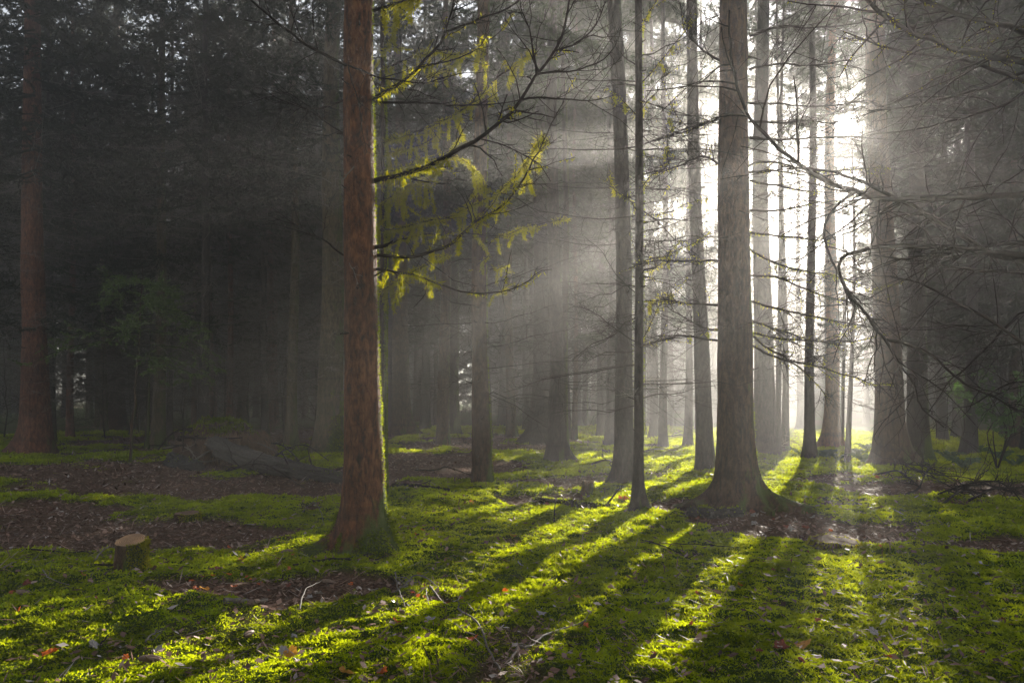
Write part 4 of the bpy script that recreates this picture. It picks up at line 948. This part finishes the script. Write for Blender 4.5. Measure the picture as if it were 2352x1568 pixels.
def cut_mat():
    m, nt, out = newmat('cut wood'); L = nt.links
    n = tex(nt, 'ShaderNodeTexNoise', 5, mapped(nt, (1, 1, 1)), 4, .6)
    wv = N(nt, 'ShaderNodeTexWave', wave_type='RINGS', rings_direction='Z'); wv.inputs['Scale'].default_value = 26; wv.inputs['Distortion'].default_value = 2.5; L.new(mapped(nt, (1, 1, 1)), wv.inputs['Vector'])
    c = ramp(nt, wv.outputs['Fac'], [(.2, (.45, .22, .09)), (.8, (.82, .50, .26))]); c2_ = ramp(nt, n.outputs['Fac'], [(.35, (.5, .5, .5)), (.65, (1, 1, 1))])
    mu = N(nt, 'ShaderNodeMix', data_type='RGBA', blend_type='MULTIPLY'); mu.inputs[0].default_value = 1; L.new(c, mu.inputs[6]); L.new(c2_, mu.inputs[7])
    b = N(nt, 'ShaderNodeBsdfPrincipled'); b.inputs['Roughness'].default_value = .7; L.new(mu.outputs[2], b.inputs['Base Color']); L.new(b.outputs[0], out.inputs[0]); return m
M['cutwood'] = cut_mat()
stump(301, 1320, .116, .275, 'sawn stump with orange cut top and moss down its right side', 1, moss=1600, lean=.26)
stump(431, 1196, .135, .12, 'low dark sawn stump in the shade behind the orange-topped stump', 2, 'straw', 900, side=(-1.8, 1.0))
stump(1350, 1140, .085, .19, 'broken brown stump left of the grey leaning trunk foot', 3, 'straw', 300, .5, (-.5, 1.5), 1.2)
stump(1920, 1262, .19, .07, 'flat dark moss-covered stump in front of the sunlit litter patch on the right', 4, 'earth', 2600, 0, (0, 6.28), .8)

# fallen leaves
def leaf_obj(px, py, size, mat, label, seed, lobes=7, depth=.28, aspect=1., group=None, stand=.35):
    X, Y = P(px, py); z = gz(X, Y) + .03; rg = np.random.default_rng(seed)
    n = 36; th = np.linspace(0, 2 * PI, n, endpoint=False)
    rr = (1 - depth * (.5 + .5 * np.cos(lobes * th + .4))) * (1 - .12 * np.cos(th)) * (1 + .06 * rg.normal(size=n))
    def ringv(k):
        x = rr * np.cos(th) * k; y = rr * np.sin(th) * k * aspect
        return np.stack([x, y, .28 * k * k * (np.cos(2 * th + rg.random()) * .6 + .7) + .10 * np.cos(5 * th + seed) * k], 1)
    rings = [ringv(k) * size / 2 for k in (.001, .35, .7, 1.)]
    v = np.concatenate(rings); f = np.concatenate([np.stack([k * n + np.arange(n), k * n + (np.arange(n) + 1) % n, (k + 1) * n + (np.arange(n) + 1) % n, (k + 1) * n + np.arange(n)], 1) for k in range(3)])
    root = empty('fallen_leaf', (X, Y, z), label, 'leaf', group)
    root.rotation_euler = (rg.normal(stand * .6, stand), rg.normal(0, stand), rg.random() * 6.28)
    mk('blade', [(v, f)], M[mat], root, attrs={'tint': rg.random(len(v))})
    st = np.array([[0, 0, .0], [-.4, .05, .03], [-.8, .06, .12], [-1.1, 0, .25]]) * size / 2
    mk('stalk', [tubes(st[None], np.full((1, 4), size * .014), 4)], M['twig'], root)
    return root
LV = [(118, 1524, .105, 'leaf_orange', 'large bright orange leaf in the lower left corner moss'), (289, 1538, .05, 'leaf_orange', 'small orange leaf right of the large bright orange leaf'),
      (668, 1525, .085, 'leaf_yellow', 'round ochre leaf near the bottom edge, left of centre'), (806, 1350, .045, 'leaf_orange', 'small orange leaf on needles before the large spruce foot'),
      (910, 1455, .055, 'leaf_orange', 'orange leaf on dark moss right below the large spruce'), (1324, 1390, .07, 'leaf_yellow', 'ochre leaf on the sunlit moss in the middle'),
      (1178, 1242, .07, 'leaf_yellow', 'ochre leaf on lit moss right of the large spruce'), (1082, 1163, .09, 'leaf_orange', 'rusty leaf pair on bright moss beyond the large spruce'),
      (1844, 1504, .085, 'leaf_yellow', 'curled ochre leaf in the dark moss at lower right'), (1793, 1512, .10, 'leaf_red', 'crumpled red leaf just left of the curled ochre leaf'),
      (470, 1362, .075, 'leaf_yellow', 'yellow leaf on needles right of the orange-topped stump'), (440, 1342, .05, 'leaf_orange', 'orange leaf above the yellow leaf near the stump'),
      (290, 1322, .12, 'leaf_red', 'rust brown curled leaf leaning at the foot of the orange-topped stump'), (62, 1366, .07, 'leaf_red', 'red leaf in the moss at the left edge above a cone'),
      (40, 1430, .07, 'leaf_orange', 'orange brown leaf at the left edge of the lit moss'), (970, 1232, .055, 'leaf_orange', 'upper orange leaf beside the right foot of the large spruce'),
      (955, 1246, .05, 'leaf_orange', 'lower orange leaf beside the right foot of the large spruce'), (526, 1270, .04, 'leaf_orange', 'orange leaf standing on the bank left of the large spruce'),
      (553, 1306, .05, 'leaf_orange', 'upright orange leaf on lit needles left of the large spruce'), (640, 1253, .04, 'leaf_orange', 'small orange leaf close to the left root of the large spruce'),
      (1083, 1490, .07, 'leaf_orange', 'orange leaf on bright moss beside the long stick'), (1345, 1462, .055, 'leaf_orange', 'rusty leaf on bright moss right of the long stick'),
      (880, 1560, .06, 'leaf_orange', 'orange leaf cut by the bottom edge left of the long stick'), (1160, 1385, .05, 'leaf_orange', 'rusty leaf above the long stick on lit moss'),
      (1895, 1240, .10, 'leaf_yellow', 'yellow dry leaf on the sunlit litter patch'), (795, 1560, .10, 'leaf_yellow', 'upright brown ochre leaf at the bottom edge below the large spruce')]
for i, (px, py, sz_, mt, lb) in enumerate(LV):
    leaf_obj(px, py, sz_ * 1.15, mt, lb, 900 + i, 7 if i % 3 else 5, .3 if mt != 'leaf_yellow' else .12, .8)
rg = random.Random(31)
def many(n, boxes, size, mats, label, group, seed, depth=.25):
    for k in range(n):
        b = rg.choice(boxes); px, py = rg.uniform(b[0], b[2]), rg.uniform(b[1], b[3])
        leaf_obj(px, py, rg.uniform(*size), rg.choice(mats), label, seed + k, rg.choice((5, 7)), depth, rg.uniform(.55, .9), group)
many(26, [(480, 1280, 680, 1360), (20, 1330, 260, 1400), (930, 1330, 1080, 1400), (420, 1330, 620, 1370)], (.035, .06), ['leaf_orange', 'leaf_red'], 'small orange leaf on the needle litter near the large spruce', 'small orange leaves by the large spruce', 1000)
many(22, [(1480, 1400, 2340, 1560), (1750, 1180, 2100, 1290), (1560, 1290, 2000, 1400)], (.035, .06), ['leaf_red', 'leaf_red', 'leaf_orange'], 'dull red leaf in the shaded moss on the right', 'red leaves in the right moss', 1100)
many(34, [(1480, 1330, 2340, 1560), (1950, 1300, 2340, 1480), (1150, 1250, 1700, 1500), (120, 1480, 700, 1560), (700, 1360, 1050, 1440)], (.05, .095), ['leaf_pale'], 'pale curled leaf lying on the moss', 'pale leaves on the moss', 1200)
many(60, [(1560, 1140, 2000, 1230), (1700, 1060, 2200, 1130), (1180, 1130, 1450, 1180)], (.06, .11), ['leaf_pale', 'leaf_red'], 'glinting leaf in the backlit litter around the broad spruce roots', 'glinting leaves of the backlit litter', 1300)

# spruce cones
def cone(px, py, L, rz, label, seed):
    X, Y = P(px, py); z = gz(X, Y) + L * .14; rg = np.random.default_rng(seed)
    root = empty('spruce_cone', (X, Y, z), label, 'cone'); root.rotation_euler = (0, rg.normal(0, .2), rz)
    S, n = 16, 34; s = np.linspace(0, 1, n); th = np.arange(S) * 2 * PI / S
    sg, T = np.meshgrid(s, th, indexing='ij')
    prof = L * .16 * np.sin(PI * np.clip(sg * .93 + .05, 0, 1)) ** .6
    saw = ((sg * 11 + T / (2 * PI) * 5 * 1) % 1)
    rr = prof * (.78 + .35 * saw) + .001
    v = np.stack([(sg - .5) * L, np.cos(T) * rr, np.sin(T) * rr], -1).reshape(-1, 3)
    a = np.arange(n - 1)[:, None] * S + np.arange(S)[None]; b = np.arange(n - 1)[:, None] * S + (np.arange(S)[None] + 1) % S
    mk('scales', [(v, np.stack([a, b, b + S, a + S], -1).reshape(-1, 4))], M['cone'], root, smooth=False)
    mk('stalk', [tubes(np.array([[[-.5, 0, 0], [-.58, .01, .02], [-.64, .03, .03]]]) * L, np.full((1, 3), .003), 5)], M['twig'], root)
cone(572, 1480, .12, 1.4, 'upright-lying spruce cone on the dark moss left of the ochre leaf', 1)
cone(345, 1541, .13, .1, 'pale spruce cone at the bottom edge right of the small orange leaf', 2)
cone(58, 1385, .13, .8, 'spruce cone below the red leaf at the left edge', 3)
cone(575, 1398, .14, .05, 'long spruce cone on needles before the large spruce', 4)
cone(660, 1288, .13, -.3, 'spruce cone on the lit bank by the left root of the large spruce', 5)
cone(755, 1340, .11, .1, 'spruce cone in the shadow at the foot of the large spruce', 6)
cone(545, 1250, .12, .2, 'spruce cone lying left of the mossy bank', 7)

# sticks and fallen branches
def stick(pix, r0, r1, label, seed, mat='twig_pale', tw=4, lift=.02, arch=0., cat='stick', name='fallen_stick', twl=(.05, .3), group=None, k2=0):
    g = [P(*q) for q in pix]; x0, y0 = g[0]; z0 = gz(x0, y0); rg = np.random.default_rng(seed)
    m = len(g); pts = [(x - x0, y - y0, gz(x, y) - z0 + lift + arch * math.sin(PI * i / (m - 1))) for i, (x, y) in enumerate(g)]
    p = smoothpath(pts, max(10, m * 6), .005, rg)[None]; rad = np.linspace(r0, r1, p.shape[1])[None]
    root = empty(name, (x0, y0, z0), label, cat, group)
    mk('stem', [tubes(p, rad, 6)], M[mat], root)
    if tw:
        t, r = twigs(p, rad, tw, twl, rg, .1, .8, .1, .3, .5, 6, r0 * .6); parts = [tubes(t, r + .0006, 4)]
        if k2:
            t2, r2 = twigs(t, r, k2, (twl[0] * .6, twl[1] * .5), rg, .1, .8, .1, .3, .8, 5, .003); parts.append(tubes(t2, r2 + .0006, 3))
        mk('side_twig', parts, M[mat], root)['kind'] = 'stuff'
def c7(*q): return [K7(*p) for p in q]
def c8(*q): return [K8(*p) for p in q]
def c9(*q): return [K9(*p) for p in q]
stick(c8((650, 920), (740, 1000), (850, 1070), (970, 1180), (1020, 1300), (1100, 1440)), .009, .006, 'long thin stick running down the lit moss to the bottom edge', 1, tw=3)
stick(c8((1160, 1440), (1165, 1390), (1220, 1300), (1275, 1312), (1400, 1230), (1520, 1180), (1650, 1150)), .010, .005, 'forked bent stick at the bottom between lit and dark moss', 2, tw=4)
stick(c8((440, 920), (560, 870), (630, 880), (720, 910)), .007, .004, 'thin arched stick across the needles right below the large spruce', 3, tw=4, arch=.06)
stick(c8((770, 1150), (880, 1210), (1000, 1250)), .006, .003, 'thin stick crossing the lit moss left of the long stick', 4, tw=2)
stick(c8((2000, 620), (2150, 665), (2320, 740)), .008, .005, 'dark stick across the broad shadow in the middle', 5, 'limb', tw=2)
stick(c8((430, 820), (440, 900), (490, 1060)), .006, .003, 'pale stick upright among needles below the large spruce', 6, tw=3, arch=.05)
stick(c8((640, 880), (632, 980), (650, 1060)), .005, .003, 'second pale stick right of the upright pale stick', 7, tw=2, arch=.04)
stick(c9((10, 640), (150, 670), (350, 665), (520, 650)), .006, .003, 'thin bowed stick on lit moss right of the broad shadow', 8, 'limb', tw=2, arch=.03)
stick(c7((600, 760), (680, 690), (735, 630)), .008, .004, 'grey stick leaning toward the orange-topped stump from the left', 9, tw=2, arch=.05)
stick(c7((560, 790), (720, 770), (870, 715)), .009, .005, 'brown stick lying before the orange-topped stump', 10, 'twig', tw=3)
stick(c7((1910, 1060), (1950, 970), (2060, 840)), .007, .003, 'pale straight stick poking up below the large spruce foot', 11, tw=0, arch=.08)
stick(c7((0, 690), (200, 680), (400, 690), (640, 700)), .010, .006, 'long brown stick on the litter left of the stump', 12, 'twig', tw=4)
stick(c7((20, 800), (90, 760), (200, 750), (330, 890), (450, 880)), .007, .003, 'branched grey stick in the moss at the left edge', 13, tw=9, twl=(.08, .3))
stick(c7((1920, 420), (2000, 415), (2040, 450), (2070, 520)), .006, .003, 'hooked pale twig standing left of the large spruce', 14, tw=4, arch=.12)
stick(c7((1430, 1020), (1600, 1000), (1700, 970)), .022, .016, 'thick pale stick on needles before the large spruce', 15, 'twig_pale', tw=0)
stick(c7((1870, 790), (2000, 760), (2160, 740), (2240, 745)), .016, .009, 'brown stick in the shadow at the large spruce foot', 16, 'twig', tw=2)
stick(c7((930, 1310), (1000, 1230), (1050, 1190)), .006, .003, 'curved pale twig on the lower left moss', 17, tw=2, arch=.04)
stick(c7((640, 1310), (690, 1230)), .006, .003, 'short brown twig standing in the lower left moss', 18, 'twig', tw=1, arch=.05)
stick(c8((200, 700), (320, 760), (430, 850)), .012, .006, 'mossy stick at the right foot of the large spruce', 19, 'twig', tw=5)
stick(c8((560, 130), (680, 150), (760, 130), (920, 160)), .016, .008, 'dark bowed branch on the brown litter right of the large spruce', 20, 'limb', tw=4, arch=.08)
stick(c8((1440, 480), (1455, 400), (1450, 330)), .007, .004, 'mossy upright twig in the shade before the dark mossy log', 21, 'twig', tw=1, arch=.1)
stick(c9((960, 225), (1060, 280), (1180, 340)), .010, .006, 'dark stick on the backlit moss below the sun', 22, 'limb', tw=2)
brush = [((1470, 40), (1560, 160), (1750, 240), (2000, 310)), ((1560, 110), (1720, 190), (1880, 260), (2100, 330)), ((1650, 140), (1800, 230), (2000, 260), (2340, 300)), ((1800, 300), (2000, 320), (2200, 330), (2350, 350)),
         ((1600, 320), (1680, 280), (1730, 190), (1760, 120)), ((1830, 360), (1950, 340), (2080, 300)), ((1900, 260), (2100, 270), (2340, 290)), ((2000, 340), (2150, 300), (2350, 240)), ((1400, 170), (1550, 185), (1700, 250))]
for i, q in enumerate(brush):
    stick(c9(*q), .018, .007, 'dead branch in the brush heap at the foot of the hanging limbs', 60 + i, 'limb', tw=14, arch=.22 if i < 4 else .12, cat='branch', name='fallen_branch', twl=(.15, .7), group='dead branches of the right brush heap', k2=3)
for i, (px, py) in enumerate(((1755, 1040), (1790, 1030), (1820, 1045))):
    stick(((px - 45, py - 4), (px, py), (px + 40, py + 6)), .012, .005, 'pale tangled branch in the glowing haze beside the broad spruce', 80 + i, 'twig_pale', tw=22, arch=.3, cat='branch', name='fallen_branch', twl=(.2, .8), group='pale branches in the glowing haze', k2=3)
for i, (a_, b_) in enumerate((((1440, 1060), (1560, 1040)), ((1500, 1010), (1620, 1020)), ((1345, 1075), (1440, 1090)), ((600, 1035), (720, 1015)), ((640, 1050), (560, 1000)))):
    stick((a_, ((a_[0] + b_[0]) / 2, (a_[1] + b_[1]) / 2 - 3), b_), .025, .01, ('fallen branch on the green floor in the bright haze behind the slender spruce', 'pale broken branch lying beyond the root mound')[i > 2], 90 + i, ('limb', 'twig_pale')[i > 2], tw=8, arch=.12, cat='branch', name='fallen_branch', twl=(.2, .7), group=('fallen branches in the bright haze', 'broken branches beyond the root mound')[i > 2], k2=2)

for i, q in enumerate((((380, 1052), (450, 1030), (540, 1010)), ((420, 1075), (520, 1062), (640, 1050)), ((560, 1040), (640, 1062), (720, 1096)), ((450, 1020), (560, 1050), (690, 1070)), ((600, 1075), (690, 1060), (760, 1068)), ((350, 1040), (420, 1062), (470, 1082)), ((520, 1090), (600, 1112), (700, 1120)))):
    stick(q, .024, .008, 'mossy dead branch tangled over the root mound and dark log', 120 + i, ('limb', 'twig_pale')[i % 2], tw=12, arch=.35, cat='branch', name='fallen_branch', twl=(.15, .7), group='dead branches over the root mound', k2=3)

# ferns, seedlings and shrubs
def fern(px, py, n, L, label, seed, mat='leaf_green', cat='fern', name='fern', group=None):
    X, Y = P(px, py); z = gz(X, Y); rg = np.random.default_rng(seed)
    root = empty(name, (X, Y, z), label, cat, group)
    for k in range(n):
        az = rg.random() * 6.28; ln = L * (.6 + .6 * rg.random()); u = np.linspace(0, 1, 12)
        p = np.stack([np.cos(az) * ln * .8 * u, np.sin(az) * ln * .8 * u, ln * (1.1 * u - .75 * u ** 2.2)], 1)
        parts = [tubes(p[None], np.linspace(.006, .002, 12)[None], 4)]
        m = 46; x = .12 + .88 * rg.random(m); i = np.clip((x * 11).astype(int), 0, 10)
        t = np.gradient(p, axis=0)[i]; t /= np.linalg.norm(t, axis=1, keepdims=True); sd = np.cross(t, [0, 0, 1.]) * np.where(rg.random(m) < .5, 1, -1)[:, None]
        parts.append(leaflets(p[i], sd + t * .4 + rg.normal(0, .1, (m, 3)), ln * .32 * np.sin(PI * (x * .85 + .12)), ln * .045 * np.ones(m), rg))
        mk('frond', parts, M[mat], root, smooth=False)
for i, (px, py) in enumerate(((1895, 1058), (1925, 1064), (1965, 1055), (1985, 1068), (1838, 1050), (1990, 1040))):
    fern(px, py, 9, .42, 'small backlit fern on the bright floor between the warm trunk and the thick dark spruce', 700 + i, group='backlit ferns below the sun')
for i, (px, py) in enumerate(((2180, 1060), (2240, 1050), (2300, 1058), (2215, 1085), (2330, 1075))):
    fern(px, py, 8, .45, 'grey-green fern in the gloom at the right edge', 720 + i, group='ferns at the right edge')
def shrub(px, py, h, wdt, label, seed):
    X, Y = P(px, py); z = gz(X, Y); rg = np.random.default_rng(seed); root = empty('leafy_shrub', (X, Y, z), label, 'shrub')
    for k in range(5):
        p = smoothpath([(0, 0, 0), (rg.normal(0, .15) * wdt, rg.normal(0, .15) * wdt, h * .5), (rg.normal(0, .45) * wdt, rg.normal(0, .4) * wdt, h * (.75 + .3 * rg.random()))], 12, .01, rg)
        t, r = twigs(p[None], np.linspace(.014, .005, 12)[None], 14, (.2, .7), rg, .3, .7, .1, .2, .5, 6, .005)
        mk('stem', [tubes(p[None], np.linspace(.014, .005, 12)[None], 6), tubes(t, r, 4)], M['twig'], root)
        m = 14 * 14; i = rg.integers(0, len(t), m); j = rg.integers(1, 6, m); d = rg.normal(0, 1, (m, 3))
        tag(mk('foliage', [leaflets(t[i, j], d, .06 + .05 * rg.random(m), .018 + .01 * rg.random(m), rg)], M['leaf_green'], root, smooth=False, attrs={'tint': rg.random(m * 4)}), kind='stuff')
shrub(2290, 1085, 1.9, 1.3, 'dark glossy-leaved green shrub behind the hanging branches at the right edge', 1)
shrub(2220, 1040, 2.4, 1.2, 'leafy shrub dim behind the brush on the right', 2)

# dead thicket on the left
SHR = [make_dead(260 + i, .15, 2.6, 26, (.4, 1.5), 'twig', 9, 3, -.25) for i in range(3)]
k = 0; rg = random.Random(12)
while k < 26:
    px, py = rg.uniform(-60, 740), rg.uniform(968, 1015)
    X, Y = P(px, py)
    if any((X - a) ** 2 + (Y - b) ** 2 < .6 for a, b in placed): continue
    rt = empty('dead_sapling', (X, Y, float(gcoarse(X, Y))), 'bare dead sapling in the twiggy thicket on the dark left', 'sapling', 'bare saplings of the left thicket')
    rr = np.random.default_rng(k); pt = np.stack([rr.normal(0, .03, 10).cumsum(), rr.normal(0, .03, 10).cumsum(), np.linspace(-.1, 3.2, 10)], 1)
    mk('stem', [tubes(pt[None], np.linspace(.025, .006, 10)[None], 6)], M['twig'], rt)
    c = child(rg.choice(SHR), rt, rg.random() * 6.28, rg.uniform(.8, 1.3)); k += 1

def turn_for_sun():
    for root, loc, r, tv in list(TREES.values()):
        b = np.array([loc[0], loc[1]]); sd = np.array([math.sin(SUN_AZ), math.cos(SUN_AZ)])
        if abs(b[0] * sd[1] - b[1] * sd[0]) > 3.4 or b @ sd < 3: continue
        for c in root.children:
            if not c.name.startswith(('crown', 'dead')): continue
            v = np.empty(len(c.data.vertices) * 3, np.float32); c.data.vertices.foreach_get('co', v); v = v.reshape(-1, 3)[::3] * np.array(c.scale)
            best = None
            for k in range(40):
                a = k * .157; ca, sa = math.cos(a), math.sin(a)
                q = np.stack([v[:, 0] * ca - v[:, 1] * sa + loc[0], v[:, 0] * sa + v[:, 1] * ca + loc[1], v[:, 2] + loc[2] - CAMZ], 1)
                al = q @ SUN; n = int((np.linalg.norm(q - al[:, None] * SUN, axis=1) < .0085 * al + .01).sum())
                if best is None or n < best[0]: best = (n, a)
            c.rotation_euler = (0, 0, best[1])
turn_for_sun()
# ------------------------------------------------------------------ camera, light, haze
def behind(n):  # unseen trees added to keep sky light off the near haze
    k = 0
    while k < n:
        X, Y = rg.uniform(-15, 10), rg.uniform(-16, 9)
        if (Y > -2.5 and X > -.75 * max(Y, 0) - 3.6) or min((X - a) ** 2 + (Y - b) ** 2 for a, b in placed) < 5: continue
        placed.append((X, Y)); k += 1
        tree('b%d' % k, CX, 0, 30, 'x', None, 'bark_brown', crown='mid', dead=None, S=12, Y=1., seed=k + 40, group='added unseen spruces behind the viewpoint')
        o = TREES['b%d' % k][0]; o.location = (X, Y, float(gcoarse(X, Y)) - .02); o['label'] = 'added tall spruce behind or beside the viewpoint, unseen, blocking sky light'
        for c in o.children:
            if c.name.startswith('trunk'): c.scale = (14, 14, 1)
behind(28)
cam = bpy.data.cameras.new('camera'); co = bpy.data.objects.new('camera', cam); C.objects.link(co)
co.location = (0, 0, CAMZ); co.rotation_euler = (R(90), 0, 0)
cam.sensor_width = 36; cam.lens = 36 * FPX / 2352; cam.shift_y = (HY - 784) / 2352
cam.clip_start = .05; cam.clip_end = 2000
bpy.context.scene.camera = co

sun = bpy.data.lights.new('sun', 'SUN'); so = bpy.data.objects.new('sun', sun); C.objects.link(so)
sun.energy = 5.; sun.angle = R(.5); sun.color = (1., .92, .80)
so.rotation_euler = Vector(-SUN).to_track_quat('-Z', 'Y').to_euler()

w = bpy.data.worlds.new('World'); bpy.context.scene.world = w; w.use_nodes = True
nt = w.node_tree; nt.nodes.clear()
out = nt.nodes.new('ShaderNodeOutputWorld'); bg = nt.nodes.new('ShaderNodeBackground')
sky = nt.nodes.new('ShaderNodeTexSky'); sky.sky_type = 'NISHITA'; sky.sun_disc = False
sky.sun_elevation = SUN_EL; sky.sun_rotation = SUN_AZ; sky.air_density = 1.; sky.dust_density = .2; sky.ozone_density = 1.
hs = nt.nodes.new('ShaderNodeHueSaturation'); hs.inputs['Saturation'].default_value = .35
nt.links.new(sky.outputs[0], hs.inputs['Color']); nt.links.new(hs.outputs[0], bg.inputs[0]); bg.inputs[1].default_value = .05
# the visible disc of the sun
tc = nt.nodes.new('ShaderNodeTexCoord'); dt = nt.nodes.new('ShaderNodeVectorMath'); dt.operation = 'DOT_PRODUCT'
nt.links.new(tc.outputs['Generated'], dt.inputs[0]); dt.inputs[1].default_value = tuple(SUN)
mr = nt.nodes.new('ShaderNodeMapRange'); mr.inputs[1].default_value = math.cos(R(.55)); mr.inputs[2].default_value = math.cos(R(.32)); mr.inputs[3].default_value = 0; mr.inputs[4].default_value = 60
nt.links.new(dt.outputs['Value'], mr.inputs[0])
b2 = nt.nodes.new('ShaderNodeBackground'); b2.inputs[0].default_value = (1, .94, .82, 1); nt.links.new(mr.outputs[0], b2.inputs[1])
ad = nt.nodes.new('ShaderNodeAddShader'); nt.links.new(bg.outputs[0], ad.inputs[0]); nt.links.new(b2.outputs[0], ad.inputs[1]); nt.links.new(ad.outputs[0], out.inputs[0])

hm, hnt, hout = newmat('haze')
pv = hnt.nodes.new('ShaderNodeVolumePrincipled'); pv.inputs['Color'].default_value = (.95, .94, .92, 1); pv.inputs['Density'].default_value = .0078; pv.inputs['Anisotropy'].default_value = .68
hnt.links.new(pv.outputs[0], hout.inputs['Volume'])
a, b, z0, z1 = FARG + 3, FARG + 3, -2.0, 21.5
hv = np.array([[x, y, z] for z in (z0, z1) for x, y in ((-a, -33), (a, -33), (a, b), (-a, b))], float)
hf = np.array([[3, 2, 1, 0], [4, 5, 6, 7], [0, 1, 5, 4], [1, 2, 6, 5], [2, 3, 7, 6], [3, 0, 4, 7]])
tag(mk('haze', [(hv, hf)], hm, smooth=False), 'pale morning haze hanging between the trees', 'haze', kind='stuff')

sc = bpy.context.scene
sc.view_settings.view_transform = 'Standard'; sc.view_settings.look = 'None'; sc.view_settings.exposure = 2.3; sc.view_settings.gamma = 1
sc.render.engine = 'CYCLES'
cy = sc.cycles
cy.max_bounces = 5; cy.diffuse_bounces = 3; cy.glossy_bounces = 2; cy.transmission_bounces = 3; cy.volume_bounces = 0; cy.transparent_max_bounces = 4
cy.use_adaptive_sampling = False; cy.sampling_pattern = 'TABULATED_SOBOL'; cy.use_denoising = True; cy.sample_clamp_indirect = 6; cy.caustics_reflective = False; cy.caustics_refractive = False
